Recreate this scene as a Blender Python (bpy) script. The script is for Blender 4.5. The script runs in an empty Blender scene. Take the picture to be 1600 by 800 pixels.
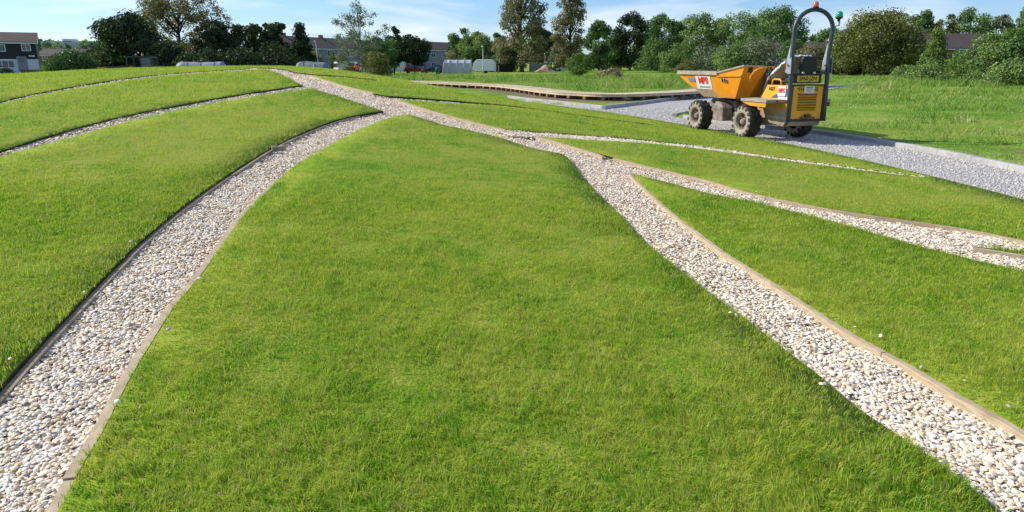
import bpy, bmesh, math, random
import numpy as np
from mathutils import Vector, Matrix
from mathutils.geometry import delaunay_2d_cdt

random.seed(7)
rng = np.random.default_rng(11)
scene = bpy.context.scene
COL = scene.collection
PI = math.pi
R_ = math.radians

# ------------------------------------------------------------------ camera
F = 1067.0                     # focal length in photo pixels (24 mm on a 36 mm sensor)
TP = 300.0 / F
PITCH = math.atan(TP)
CP, SP = math.cos(PITCH), math.sin(PITCH)
EYE = 1.6
cam_d = bpy.data.cameras.new('camera')
cam_d.lens = 36 * F / 1600
cam_d.sensor_width = 36
cam_d.clip_start = 0.05
cam_d.clip_end = 5000
cam = bpy.data.objects.new('camera', cam_d)
cam.location = (0, 0, EYE)
cam.rotation_euler = (PI / 2 - PITCH, 0, 0)
COL.objects.link(cam)
scene.camera = cam


def ray(px, py):
    a, b = (px - 800) / F, (400 - py) / F
    return np.array([a, CP + b * SP, -SP + b * CP])


def W(px, py, Y):
    """world point seen at this pixel at distance Y ahead of the eye"""
    r = ray(px, py)
    t = Y / r[1]
    return np.array([r[0] * t, Y, EYE + r[2] * t])


# ------------------------------------------------------------------ mound
MC = np.array([-10.5, 30.0])
MB_ = np.array([(6.1, 4), (6.0, 7.6), (5.9, 10), (5.75, 12.5), (5.25, 15), (4.6, 17.6), (3.95, 20.3), (3.15, 23), (1.9, 26),
                (0.3, 30), (-3, 37), (-12, 46), (-25, 47), (-33, 38), (-33.5, 22), (-26, 6), (-16, -4), (-6, -5), (2, -3)], float)
MH, MK = 1.44, 1.17
_a = np.arctan2(MB_[:, 1] - MC[1], MB_[:, 0] - MC[0])
_r = np.hypot(MB_[:, 0] - MC[0], MB_[:, 1] - MC[1])
_o = np.argsort(_a)
_a, _r = _a[_o], _r[_o]
_T = np.linspace(-PI, PI, 721)
_R0 = np.interp(_T, np.concatenate([_a - 2 * PI, _a, _a + 2 * PI]), np.tile(_r, 3))
_k = np.exp(-np.linspace(-2, 2, 41) ** 2)
_k /= _k.sum()
_R = np.convolve(np.concatenate([_R0[:-1]] * 3), _k, 'same')[720:1440]
_R = np.append(_R, _R[0])


def mound_t(x, y):
    dx, dy = np.asarray(x) - MC[0], np.asarray(y) - MC[1]
    return np.hypot(dx, dy) / np.interp(np.arctan2(dy, dx), _T, _R)


def mound(x, y):
    t = np.clip(mound_t(x, y), 0, 1)
    return MH * (0.5 + 0.5 * np.cos(PI * t ** MK))


MOUND_POLY = np.array([(MC[0] + np.interp(t, _T, _R) * math.cos(t), MC[1] + np.interp(t, _T, _R) * math.sin(t))
                       for t in np.linspace(-PI, PI, 241)[:-1]])


def on_mound(px, py, lift=0.0):
    """first point of the mound (or flat ground) on the ray through a pixel"""
    r = ray(px, py)
    t = np.linspace(1.5, 60, 6000)
    x, y, z = r[0] * t, r[1] * t, EYE + r[2] * t
    h = mound(x, y) + lift
    i = np.argmax(z < h)
    if z[i] >= h[i]:
        i = len(t) - 1
    return np.array([x[i], y[i]])


def flat(px, py, z=0.0):
    r = ray(px, py)
    t = (z - EYE) / r[2]
    return np.array([r[0] * t, r[1] * t])


# ------------------------------------------------------------------ plane geometry
def pip(poly, x, y):
    inside = np.zeros(x.shape, bool)
    n = len(poly)
    for i in range(n):
        x0, y0 = poly[i]
        x1, y1 = poly[(i + 1) % n]
        if y0 == y1:
            continue
        c = (y0 > y) != (y1 > y)
        inside ^= c & (x < (x1 - x0) * (y - y0) / (y1 - y0) + x0)
    return inside


def seg_dist(pts, x, y, closed=False):
    d = np.full(x.shape, 1e9)
    n = len(pts)
    for i in range(n if closed else n - 1):
        a, b = np.asarray(pts[i]), np.asarray(pts[(i + 1) % n])
        ab = b - a
        t = np.clip(((x - a[0]) * ab[0] + (y - a[1]) * ab[1]) / max(ab @ ab, 1e-9), 0, 1)
        d = np.minimum(d, np.hypot(x - a[0] - t * ab[0], y - a[1] - t * ab[1]))
    return d


def smooth(pts, step=0.25):
    """Catmull-Rom through the points, resampled"""
    P = [np.asarray(p, float) for p in pts]
    if len(P) < 3:
        P2 = P
    else:
        P2 = []
        Q = [2 * P[0] - P[1]] + P + [2 * P[-1] - P[-2]]
        for i in range(1, len(Q) - 2):
            p0, p1, p2, p3 = Q[i - 1:i + 3]
            n = max(2, int(np.linalg.norm(p2 - p1) / step))
            for k in range(n):
                t = k / n
                P2.append(0.5 * (2 * p1 + (p2 - p0) * t + (2 * p0 - 5 * p1 + 4 * p2 - p3) * t * t + (3 * p1 - p0 - 3 * p2 + p3) * t ** 3))
        P2.append(P[-1])
    return np.array(P2)


def sstep(a, b, x):
    t = np.clip((x - a) / (b - a), 0, 1)
    return t * t * (3 - 2 * t)


# ------------------------------------------------------------------ materials
class NT:
    def __init__(self, name):
        self.m = bpy.data.materials.new(name)
        self.m.use_nodes = True
        self.nt = self.m.node_tree
        self.nt.nodes.clear()
        self.out = self.n('ShaderNodeOutputMaterial')
        self._pos = None

    def n(self, t, **kw):
        nd = self.nt.nodes.new(t)
        for k, v in kw.items():
            if hasattr(nd, k):
                setattr(nd, k, v)
            else:
                self.set(nd.inputs[k.replace('_', ' ')], v)
        return nd

    def set(self, sock, v):
        if isinstance(v, bpy.types.NodeSocket):
            self.nt.links.new(v, sock)
        elif isinstance(v, tuple) and len(v) == 3 and sock.type == 'RGBA':
            sock.default_value = (*v, 1)
        else:
            sock.default_value = v

    def pos(self):
        if self._pos is None:
            self._pos = self.n('ShaderNodeNewGeometry').outputs['Position']
        return self._pos

    def obj(self):
        return self.n('ShaderNodeTexCoord').outputs['Object']

    def noise(self, scale, detail=3, rough=0.55, vec=None, stretch=None):
        v = vec if vec is not None else self.pos()
        if stretch:
            mp = self.n('ShaderNodeMapping')
            self.set(mp.inputs['Vector'], v)
            mp.inputs['Scale'].default_value = stretch
            v = mp.outputs[0]
        nd = self.n('ShaderNodeTexNoise')
        self.set(nd.inputs['Vector'], v)
        nd.inputs['Scale'].default_value = scale
        nd.inputs['Detail'].default_value = detail
        nd.inputs['Roughness'].default_value = rough
        return nd.outputs['Fac']

    def voronoi(self, scale, vec=None, feature='F1'):
        nd = self.n('ShaderNodeTexVoronoi', feature=feature)
        self.set(nd.inputs['Vector'], vec if vec is not None else self.pos())
        nd.inputs['Scale'].default_value = scale
        return nd

    def attr(self, name):
        return self.n('ShaderNodeAttribute', attribute_name=name).outputs['Fac']

    def math(self, op, a, b=0.0, clamp=False):
        nd = self.n('ShaderNodeMath', operation=op)
        nd.use_clamp = clamp
        self.set(nd.inputs[0], a)
        self.set(nd.inputs[1], b)
        return nd.outputs[0]

    def ramp(self, fac, stops, interp='LINEAR'):
        nd = self.n('ShaderNodeValToRGB')
        cr = nd.color_ramp
        cr.interpolation = interp
        while len(cr.elements) < len(stops):
            cr.elements.new(0.5)
        for e, (p, c) in zip(cr.elements, stops):
            e.position = p
            e.color = (*c, 1) if not isinstance(c, float) else (c, c, c, 1)
        self.set(nd.inputs[0], fac)
        return nd.outputs[0]

    def mix(self, fac, a, b, mode='MIX'):
        nd = self.n('ShaderNodeMix', data_type='RGBA', blend_type=mode)
        self.set(nd.inputs['Factor'], fac)
        self.set(nd.inputs[6], a)
        self.set(nd.inputs[7], b)
        return nd.outputs[2]

    def bump(self, h, strength=0.5, dist=0.02, normal=None):
        nd = self.n('ShaderNodeBump')
        nd.inputs['Strength'].default_value = strength
        nd.inputs['Distance'].default_value = dist
        self.set(nd.inputs['Height'], h)
        if normal is not None:
            self.set(nd.inputs['Normal'], normal)
        return nd.outputs[0]

    def surf(self, color, rough=0.7, bump=None, metal=0.0, spec=0.4, alpha=None, trans=0.0, coat=0.0):
        b = self.n('ShaderNodeBsdfPrincipled')
        self.set(b.inputs['Base Color'], color)
        self.set(b.inputs['Roughness'], rough)
        b.inputs['Metallic'].default_value = metal
        b.inputs['Specular IOR Level'].default_value = spec
        b.inputs['Coat Weight'].default_value = coat
        b.inputs['Transmission Weight'].default_value = trans
        if alpha is not None:
            self.set(b.inputs['Alpha'], alpha)
        if bump is not None:
            self.set(b.inputs['Normal'], bump)
        self.nt.links.new(b.outputs[0], self.out.inputs[0])
        return self.m

    def leaf(self, color, transl=0.4, gloss=0.03, rough=0.45):
        d = self.n('ShaderNodeBsdfDiffuse')
        t = self.n('ShaderNodeBsdfTranslucent')
        g = self.n('ShaderNodeBsdfGlossy')
        g.inputs['Roughness'].default_value = rough
        self.set(d.inputs[0], color)
        self.set(t.inputs[0], color)
        m1, m2 = self.n('ShaderNodeMixShader'), self.n('ShaderNodeMixShader')
        m1.inputs[0].default_value = transl
        L = self.nt.links.new
        L(d.outputs[0], m1.inputs[1])
        L(t.outputs[0], m1.inputs[2])
        m2.inputs[0].default_value = gloss
        L(m1.outputs[0], m2.inputs[1])
        L(g.outputs[0], m2.inputs[2])
        L(m2.outputs[0], self.out.inputs[0])
        return self.m


def two(name, c1, c2, scale=3.0, rough=0.7, bump=0.0, metal=0.0, spec=0.4, coat=0.0, detail=4, stretch=None):
    """two colours mixed by noise"""
    M = NT(name)
    f = M.noise(scale, detail, 0.6, stretch=stretch)
    c = M.ramp(f, [(0.32, c1), (0.68, c2)])
    b = M.bump(f, bump, 0.02) if bump else None
    return M.surf(c, rough, b, metal, spec, coat=coat)


def foliage(name, dark, mid, light, transl=0.35, gloss=0.03, scale=0.8):
    M = NT(name)
    f = M.math('ADD', M.math('MULTIPLY', M.attr('rnd'), 0.55), M.math('MULTIPLY', M.noise(scale, 2), 0.5))
    return M.leaf(M.ramp(f, [(0.22, dark), (0.5, mid), (0.82, light)]), transl, gloss)


MAT = {}


def grass_color(M, f_rnd=None):
    n1 = M.noise(0.28, 3, 0.6)
    n2 = M.noise(1.7, 3, 0.6)
    n3 = M.noise(7.0, 2, 0.5)
    s = M.math('ADD', M.math('MULTIPLY', n1, 0.55), M.math('ADD', M.math('MULTIPLY', n2, 0.50), M.math('MULTIPLY', n3, 0.42)))
    if f_rnd is not None:
        s = M.math('ADD', M.math('MULTIPLY', s, 0.72), M.math('MULTIPLY', f_rnd, 0.44))
    return M.ramp(s, [(0.40, (0.020, 0.100, 0.003)), (0.503, (0.096, 0.285, 0.005)), (0.615, (0.235, 0.465, 0.014)), (0.80, (0.51, 0.57, 0.075))])


M = NT('grass_blades')
c = grass_color(M, M.attr('rnd'))
c = M.mix(M.math('GREATER_THAN', M.attr('rnd'), 0.945), c, (0.55, 0.45, 0.22))
MAT['grass'] = M.leaf(c, 0.45, 0.018, 0.4)

M = NT('turf')
c = grass_color(M)
MAT['turf'] = M.surf(M.mix(0.5, c, (0.05, 0.06, 0.012)), 0.95, M.bump(M.noise(60, 3), 0.6, 0.03), spec=0.1)

M = NT('turf_edge')
MAT['turf_edge'] = M.surf(M.ramp(M.noise(14, 3), [(0.3, (0.03, 0.028, 0.010)), (0.7, (0.08, 0.085, 0.022))]), 0.95, spec=0.1)

M = NT('ground_grass')
n1, n2, n3 = M.noise(0.06, 3), M.noise(0.5, 4, 0.65), M.noise(6, 3)
s = M.math('ADD', M.math('MULTIPLY', n1, 0.5), M.math('ADD', M.math('MULTIPLY', n2, 0.45), M.math('MULTIPLY', n3, 0.2)))
g = M.ramp(s, [(0.40, (0.08, 0.19, 0.014)), (0.51, (0.15, 0.29, 0.025)), (0.60, (0.25, 0.36, 0.05)), (0.72, (0.40, 0.38, 0.13))])
soil = M.ramp(M.noise(2.5, 4), [(0.3, (0.17, 0.13, 0.075)), (0.7, (0.27, 0.22, 0.13))])
sf = M.math('ADD', M.attr('soil'), M.math('SUBTRACT', M.noise(1.6, 4, 0.7), 0.5))
c = M.mix(M.ramp(sf, [(0.45, 0.0), (0.65, 1.0)]), g, soil)
MAT['ground'] = M.surf(c, 0.95, M.bump(M.noise(9, 4, 0.7), 0.9, 0.12), spec=0.1)

M = NT('shell_bed')
v = M.voronoi(38)
c = M.ramp(M.n('ShaderNodeSeparateColor').outputs[0], [(0, (0.5, 0.4, 0.3)), (1, (0.6, 0.5, 0.4))])
sc_ = M.n('ShaderNodeSeparateColor')
M.set(sc_.inputs[0], v.outputs['Color'])
c = M.ramp(sc_.outputs[0], [(0.0, (0.42, 0.33, 0.24)), (0.4, (0.66, 0.54, 0.40)), (0.75, (0.80, 0.70, 0.56)), (1.0, (0.88, 0.82, 0.72))])
MAT['shell_bed'] = M.surf(c, 0.8, M.bump(v.outputs['Distance'], 1.0, 0.02), spec=0.2)

M = NT('shells')
c = M.ramp(M.attr('rnd'), [(0.0, (0.32, 0.25, 0.17)), (0.09, (0.50, 0.46, 0.41)), (0.18, (0.70, 0.49, 0.27)), (0.38, (0.86, 0.69, 0.45)), (0.58, (0.95, 0.83, 0.62)), (1.0, (0.96, 0.91, 0.79))])
MAT['shell'] = M.surf(c, 0.55, spec=0.35)

M = NT('road_gravel')
v = M.voronoi(26)
sc_ = M.n('ShaderNodeSeparateColor')
M.set(sc_.inputs[0], v.outputs['Color'])
c = M.ramp(sc_.outputs[0], [(0.0, (0.34, 0.325, 0.30)), (0.5, (0.46, 0.44, 0.405)), (1.0, (0.58, 0.555, 0.51))])
big = M.noise(0.7, 4, 0.6)
c = M.mix(M.ramp(big, [(0.42, 0.0), (0.62, 0.5)]), c, (0.50, 0.475, 0.43))
MAT['road'] = M.surf(c, 0.9, M.bump(v.outputs['Distance'], 1.0, 0.03), spec=0.2)
M = NT('gravel_stone')
c = M.ramp(M.attr('rnd'), [(0.0, (0.40, 0.375, 0.325)), (0.5, (0.54, 0.51, 0.445)), (1.0, (0.70, 0.665, 0.585))])
MAT['stone'] = M.surf(c, 0.85, spec=0.25)

M = NT('concrete_kerb')
f = M.noise(5, 5, 0.65)
c = M.ramp(f, [(0.3, (0.27, 0.262, 0.25)), (0.7, (0.44, 0.43, 0.405))])
c = M.mix(M.ramp(M.noise(0.9, 2), [(0.45, 0.0), (0.6, 0.35)]), c, (0.52, 0.51, 0.49))
MAT['kerb'] = M.surf(c, 0.85, M.bump(f, 0.3, 0.01))

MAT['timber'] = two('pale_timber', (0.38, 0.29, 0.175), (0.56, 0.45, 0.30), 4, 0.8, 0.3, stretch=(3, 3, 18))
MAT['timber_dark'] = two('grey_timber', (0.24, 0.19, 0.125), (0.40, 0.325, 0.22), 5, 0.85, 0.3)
MAT['deck'] = two('new_deck_timber', (0.54, 0.42, 0.26), (0.70, 0.57, 0.37), 3, 0.75, 0.2)
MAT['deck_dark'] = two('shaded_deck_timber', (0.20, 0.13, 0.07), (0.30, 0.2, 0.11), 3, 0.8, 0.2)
MAT['bark'] = two('bark', (0.035, 0.028, 0.020), (0.095, 0.078, 0.058), 5, 0.95, 0.6)
MAT['bark_pale'] = two('pale_bark', (0.13, 0.12, 0.10), (0.30, 0.28, 0.24), 4, 0.9, 0.4)

# ------------------------------------------------------------------ mesh helpers
class MB:
    def __init__(self):
        self.v, self.f, self.mi = [], [], []

    def add(self, vs, fs, mi=0):
        o = len(self.v)
        self.v += [tuple(map(float, v)) for v in vs]
        self.f += [tuple(i + o for i in f) for f in fs]
        self.mi += [mi] * len(fs)
        return self

    def hexa(self, b, mi=0):
        """8 corners: bottom loop (ccw from above) then top loop"""
        return self.add(b, [(3, 2, 1, 0), (4, 5, 6, 7), (0, 1, 5, 4), (1, 2, 6, 5), (2, 3, 7, 6), (3, 0, 4, 7)], mi)

    def box(self, c, s, mi=0, rz=0.0, bevel=0.0):
        hx, hy, hz = s[0] / 2, s[1] / 2, s[2] / 2
        pts = [(-hx, -hy), (hx, -hy), (hx, hy), (-hx, hy)]
        if bevel:
            e = bevel
            pts = [(-hx + e, -hy), (hx - e, -hy), (hx, -hy + e), (hx, hy - e), (hx - e, hy), (-hx + e, hy), (-hx, hy - e), (-hx, -hy + e)]
        ca, sa = math.cos(rz), math.sin(rz)
        P = [(c[0] + x * ca - y * sa, c[1] + x * sa + y * ca) for x, y in pts]
        return self.prism(P, c[2] - hz, c[2] + hz, mi)

    def prism(self, poly, z0, z1, mi=0):
        n = len(poly)
        vs = [(x, y, z0) for x, y in poly] + [(x, y, z1) for x, y in poly]
        fs = [tuple(range(n - 1, -1, -1)), tuple(range(n, 2 * n))] + [(i, (i + 1) % n, n + (i + 1) % n, n + i) for i in range(n)]
        return self.add(vs, fs, mi)

    def extrude(self, poly, o, ux, uy, d, mi=0):
        """polygon in the plane o + a*ux + b*uy, thickened along vector d"""
        o, ux, uy, d = (np.asarray(q, float) for q in (o, ux, uy, d))
        n = len(poly)
        vs = [o + a * ux + b * uy for a, b in poly] + [o + a * ux + b * uy + d for a, b in poly]
        fs = [tuple(range(n - 1, -1, -1)), tuple(range(n, 2 * n))] + [(i, (i + 1) % n, n + (i + 1) % n, n + i) for i in range(n)]
        if np.dot(np.cross(ux, uy), d) < 0:
            fs = [f[::-1] for f in fs]
        return self.add(vs, fs, mi)

    def tube(self, pts, rad, n=8, mi=0, cap=True):
        P = [Vector(p) for p in pts]
        if not hasattr(rad, '__len__'):
            rad = [rad] * len(P)
        vs, fs = [], []
        ref = None
        for i, p in enumerate(P):
            d = (P[min(i + 1, len(P) - 1)] - P[max(i - 1, 0)]).normalized()
            if ref is None:
                ref = d.orthogonal().normalized()
            ref = (ref - d * ref.dot(d))
            ref = ref.normalized() if ref.length > 1e-6 else d.orthogonal().normalized()
            b = d.cross(ref)
            for k in range(n):
                a = 2 * PI * k / n
                vs.append(p + (ref * math.cos(a) + b * math.sin(a)) * rad[i])
        for i in range(len(P) - 1):
            for k in range(n):
                k2 = (k + 1) % n
                fs.append((i * n + k, i * n + k2, (i + 1) * n + k2, (i + 1) * n + k))
        if cap:
            fs.append(tuple(range(n - 1, -1, -1)))
            fs.append(tuple(range((len(P) - 1) * n, len(P) * n)))
        return self.add(vs, fs, mi)

    def bar(self, p0, p1, w, h, mi=0, up=(0, 0, 1)):
        p0, p1 = Vector(p0), Vector(p1)
        d = (p1 - p0).normalized()
        s = d.cross(Vector(up))
        s = s.normalized() if s.length > 1e-5 else d.orthogonal().normalized()
        u = s.cross(d)
        s, u = s * w / 2, u * h / 2
        return self.hexa([p0 - s - u, p0 + s - u, p1 + s - u, p1 - s - u, p0 - s + u, p0 + s + u, p1 + s + u, p1 - s + u], mi)

    def lathe(self, prof, o, axis='z', n=20, mi=0, cap=True):
        """prof: (radius, height) from bottom to top, closed with caps"""
        vs, fs = [], []
        o = np.asarray(o, float)
        for r, h in prof:
            for k in range(n):
                a = 2 * PI * k / n
                c, s = r * math.cos(a), r * math.sin(a)
                p = {'z': (c, s, h), 'y': (s, h, c), 'x': (h, c, s)}[axis]
                vs.append(o + p)
        m = len(prof)
        for i in range(m - 1):
            for k in range(n):
                k2 = (k + 1) % n
                fs.append((i * n + k, i * n + k2, (i + 1) * n + k2, (i + 1) * n + k))
        if cap:
            fs.append(tuple(range(n - 1, -1, -1)))
            fs.append(tuple(range((m - 1) * n, m * n)))
        return self.add(vs, fs, mi)

    def build(self, name, mat, parent=None, smooth_=False, bevel=0.0):
        me = bpy.data.meshes.new(name)
        me.from_pydata(self.v, [], self.f)
        mats = mat if isinstance(mat, (list, tuple)) else [mat]
        for m_ in mats:
            me.materials.append(MAT[m_] if isinstance(m_, str) else m_)
        if len(mats) > 1:
            me.polygons.foreach_set('material_index', self.mi)
        if smooth_:
            me.shade_smooth() if hasattr(me, 'shade_smooth') else me.polygons.foreach_set('use_smooth', [True] * len(me.polygons))
        me.update()
        ob = bpy.data.objects.new(name, me)
        COL.objects.link(ob)
        if parent is not None:
            ob.parent = parent
        if bevel:
            bv = ob.modifiers.new('bevel', 'BEVEL')
            bv.width = bevel
            bv.segments = 2
            bv.limit_method = 'ANGLE'
            bv.angle_limit = R_(40)
        return ob


def tag(o, label=None, cat=None, group=None, kind=None):
    if label:
        o['label'] = label
    if cat:
        o['category'] = cat
    if group:
        o['group'] = group
    if kind:
        o['kind'] = kind
    return o


def empty(name, loc, rz=0.0, label=None, cat=None, group=None):
    o = bpy.data.objects.new(name, None)
    o.empty_display_size = 0.2
    o.location = [float(q) for q in loc]
    o.rotation_euler = (0, 0, rz)
    COL.objects.link(o)
    return tag(o, label, cat, group)


def copy_tree(o, parent=None):
    c = o.copy()
    COL.objects.link(c)
    if parent is not None:
        c.parent = parent
    for ch in list(o.children):
        copy_tree(ch, c)
    return c


def mesh_np(name, verts, faces, mat, parent=None, rnd=None, smooth_=False):
    """faces: (n, k) int array"""
    me = bpy.data.meshes.new(name)
    nv, (nf, k) = len(verts), faces.shape
    me.vertices.add(nv)
    me.vertices.foreach_set('co', np.ascontiguousarray(verts, np.float32).ravel())
    me.loops.add(nf * k)
    me.loops.foreach_set('vertex_index', np.ascontiguousarray(faces, np.int32).ravel())
    me.polygons.add(nf)
    me.polygons.foreach_set('loop_start', np.arange(0, nf * k, k, dtype=np.int32))
    me.polygons.foreach_set('loop_total', np.full(nf, k, np.int32))
    if smooth_:
        me.polygons.foreach_set('use_smooth', np.ones(nf, bool))
    else:
        me.polygons.foreach_set('use_smooth', np.zeros(nf, bool))
    me.update(calc_edges=True)
    if rnd is not None:
        a = me.attributes.new('rnd', 'FLOAT', 'POINT')
        a.data.foreach_set('value', np.ascontiguousarray(rnd, np.float32))
    me.materials.append(MAT[mat] if isinstance(mat, str) else mat)
    ob = bpy.data.objects.new(name, me)
    COL.objects.link(ob)
    if parent is not None:
        ob.parent = parent
    return ob
# ------------------------------------------------------------------ shell paths cut through the mound
def edge(pix, far=None, near=None):
    P = [on_mound(*q) for q in pix]
    if far:
        P = [np.array(q, float) for q in far] + P
    if near:
        P = P + [np.array(q, float) for q in near]
    return smooth(P, 0.2)


main_up = [(432, 109.5), (460, 115), (487, 121), (535, 136), (587, 150), (620, 160), (675, 178), (745, 197), (790, 208), (840, 219),
           (912, 240), (945, 251), (972, 266), (987, 280), (1022, 315), (1055, 344), (1087, 370), (1125, 400), (1200, 450), (1275, 500),
           (1340, 542), (1430, 592), (1500, 637), (1550, 665), (1600, 695), (1700, 760), (1800, 830)]
main_lo = [(388, 109), (425, 114), (450, 125), (478, 139), (530, 155), (600, 178), (640, 184), (660, 190), (700, 202), (730, 208), (782, 221), (827, 236),
           (878, 247), (891, 258), (909, 283), (938, 315), (974, 351), (1009, 390), (1100, 465), (1150, 502), (1215, 555), (1275, 602),
           (1335, 655), (1410, 705), (1465, 745), (1525, 795), (1620, 880)]
b5_up = [(900, 236), (960, 252.5), (1000, 263), (1100, 287), (1170, 308), (1300, 335), (1400, 350), (1500, 365), (1600, 385), (1750, 420)]
b5_lo = [(930, 262), (990, 279), (1050, 294), (1100, 308), (1180, 325), (1300, 355), (1400, 385), (1500, 412), (1600, 437), (1750, 480)]
b4_up = [(770, 204), (782, 206.5), (840, 211.5), (944, 218.5), (1022, 225.5), (1120, 236.5), (1300, 262.5), (1440, 281)]
b4_lo = [(800, 216), (834, 218), (892, 222), (944, 225), (1022, 230), (1120, 241), (1300, 266), (1440, 283)]
b3_up = [(590, 150.5), (607, 154), (680, 159), (745, 164.5), (795, 168.5), (912, 183.6), (1022, 197.6)]
b3_lo = [(600, 158), (620, 160), (680, 163.2), (745, 167.2), (795, 170.2), (912, 185.2), (1022, 199.0)]
b6_up = [(470, 116.5), (495, 119.5), (535, 122), (590, 128)]
b6_lo = [(480, 120), (500, 122.5), (535, 124), (590, 130)]
b1_up = [(490, 136), (476, 137), (408, 147), (340, 158), (208, 184), (100, 212), (0, 244), (-150, 294)]
b1_lo = [(505, 144), (482, 142.5), (384, 157.5), (300, 173), (200, 196), (100, 225), (0, 253), (-150, 305)]
b2_up = [(400, 108.5), (384, 110.5), (312, 115), (240, 121), (160, 132), (80, 146), (0, 164), (-150, 202)]
b2_lo = [(410, 111), (384, 113), (312, 117.5), (240, 124), (160, 135.5), (80, 149.5), (0, 167.5), (-150, 206)]
p1_l = [(612, 173), (600, 177.5), (560, 184.5), (520, 195), (472, 214), (424, 238), (380, 266), (338, 294), (285, 334), (242, 370), (200, 409),
        (150, 461), (100, 515), (50, 570), (0, 628), (-60, 700), (-150, 812)]
p1_r = [(655, 184), (632, 184.5), (612, 189), (580, 200), (532, 224), (480, 254), (448, 278), (424, 302), (400, 326), (376, 354), (345, 400), (310, 450), (270, 500),
        (240, 550), (210, 600), (185, 650), (160, 700), (135, 745), (107, 800), (70, 870)]

E = {}
crest = np.array([-0.75, 0.66])
for k, pix in dict(main_up=main_up, main_lo=main_lo, b5_up=b5_up, b5_lo=b5_lo, b4_up=b4_up, b4_lo=b4_lo, b3_up=b3_up, b3_lo=b3_lo,
                   b6_up=b6_up, b6_lo=b6_lo, b1_up=b1_up, b1_lo=b1_lo, b2_up=b2_up, b2_lo=b2_lo, p1_l=p1_l, p1_r=p1_r).items():
    far = None
    if k.startswith('main'):
        q = on_mound(*pix[0])
        far = [q + crest * 9, q + crest * 4]
    E[k] = edge(pix, far)
wedge_t = edge([(1520, 395), (1600, 403.5), (1750, 429)])
wedge_b = edge([(1520, 395), (1600, 408), (1750, 438)])
PATHS = [np.vstack([E[a], E[b][::-1]]) for a, b in (('main_up', 'main_lo'), ('b5_up', 'b5_lo'), ('b4_up', 'b4_lo'), ('b3_up', 'b3_lo'),
                                                    ('b6_up', 'b6_lo'), ('b1_up', 'b1_lo'), ('b2_up', 'b2_lo'), ('p1_l', 'p1_r'))]
WEDGE = np.vstack([wedge_t, wedge_b[1:][::-1]])

# raster mask of the paths, 2 cm cells
GX0, GY0, GS = -40.0, -3.0, 0.02
GW, GH = 2500, 2600


def fill(mask, poly):
    ys = GY0 + (np.arange(GH) + 0.5) * GS
    r0, r1 = max(0, int((poly[:, 1].min() - GY0) / GS)), min(GH, int((poly[:, 1].max() - GY0) / GS) + 1)
    a, b = poly, np.roll(poly, -1, 0)
    for r in range(r0, r1):
        y = ys[r]
        c = (a[:, 1] > y) != (b[:, 1] > y)
        if not c.any():
            continue
        xs = np.sort(a[c, 0] + (y - a[c, 1]) * (b[c, 0] - a[c, 0]) / (b[c, 1] - a[c, 1]))
        ix = np.clip(((xs - GX0) / GS + 0.5).astype(int), 0, GW)
        for i in range(0, len(ix) - 1, 2):
            mask[r, ix[i]:ix[i + 1]] = True


path_mask = np.zeros((GH, GW), bool)
for P in PATHS:
    fill(path_mask, P)
wm = np.zeros((GH, GW), bool)
fill(wm, WEDGE)
path_mask &= ~wm
mound_mask = np.zeros((GH, GW), bool)
fill(mound_mask, MOUND_POLY)


def look(mask, x, y):
    i, j = ((y - GY0) / GS).astype(int), ((x - GX0) / GS).astype(int)
    ok = (i >= 0) & (i < GH) & (j >= 0) & (j < GW)
    return ok & mask[np.clip(i, 0, GH - 1), np.clip(j, 0, GW - 1)]


# ------------------------------------------------------------------ roads and kerbs (plan)
K1 = smooth([(8.05, 1.5), (7.7, 5.5), flat(1600, 272), flat(1450, 240), flat(1280, 211), (6.0, 18.6), (5.05, 21.7)], 0.9)
K1b = smooth([(5.05, 21.9), (6.2, 23.9), (9.2, 28.2), (14.5, 35.5), flat(1310, 139), flat(1352, 136)], 0.9)
K2a = smooth([flat(793, 153.5), flat(830, 158.5), flat(870, 162.5), flat(945, 171.5)], 0.9)
K2b = smooth([flat(945, 171.5), flat(1015, 162), flat(1090, 152.5), (15.6, 41.5), (23.5, 50.5), flat(1368, 133)], 0.9)
_mr = [(-0.9, 31.3), (-0.2, 30), (1.6, 26), (2.8, 23), (3.6, 20.3), (4.3, 17.6), (4.9, 15), (5.4, 12.5), (5.55, 10), (5.6, 7.6), (5.7, 4), (5.7, 1.5)]
ROAD = np.vstack([np.array(_mr), K1, K1b, K2b[::-1], K2a[::-1], np.array([(-0.5, 32.6)])])

BW = smooth([flat(590, 125.3, .36), flat(640, 126.8, .36), flat(700, 129.3, .36), flat(775, 133, .36), flat(850, 142, .36), flat(895, 145.2, .36), flat(975, 147.2, .36), flat(1087, 142.5, .36), flat(1130, 138, .36)], 0.3)


def ground_z(x, y):
    m_ = mound(x, y) - 0.07 * np.where(pip(MOUND_POLY, x, y), sstep(0, .5, seg_dist(MOUND_POLY[::2], x, y, True)), 0)
    dr = np.where(pip(ROAD, x, y), 0, seg_dist(ROAD, x, y, True))
    dm = np.where(pip(MOUND_POLY, x, y), 0, seg_dist(MOUND_POLY[::3], x, y, True))
    up = 0.085 * sstep(0.04, 0.3, dr) * sstep(0.0, 0.8, dm)
    return m_ + up + 0.05 * sstep(1.5, 6, dr) * sstep(2, 6, dm) * (np.sin(x * 0.7 + 1.3 * np.sin(y * 0.33)) * np.sin(y * 0.57 + x * 0.21))


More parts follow.
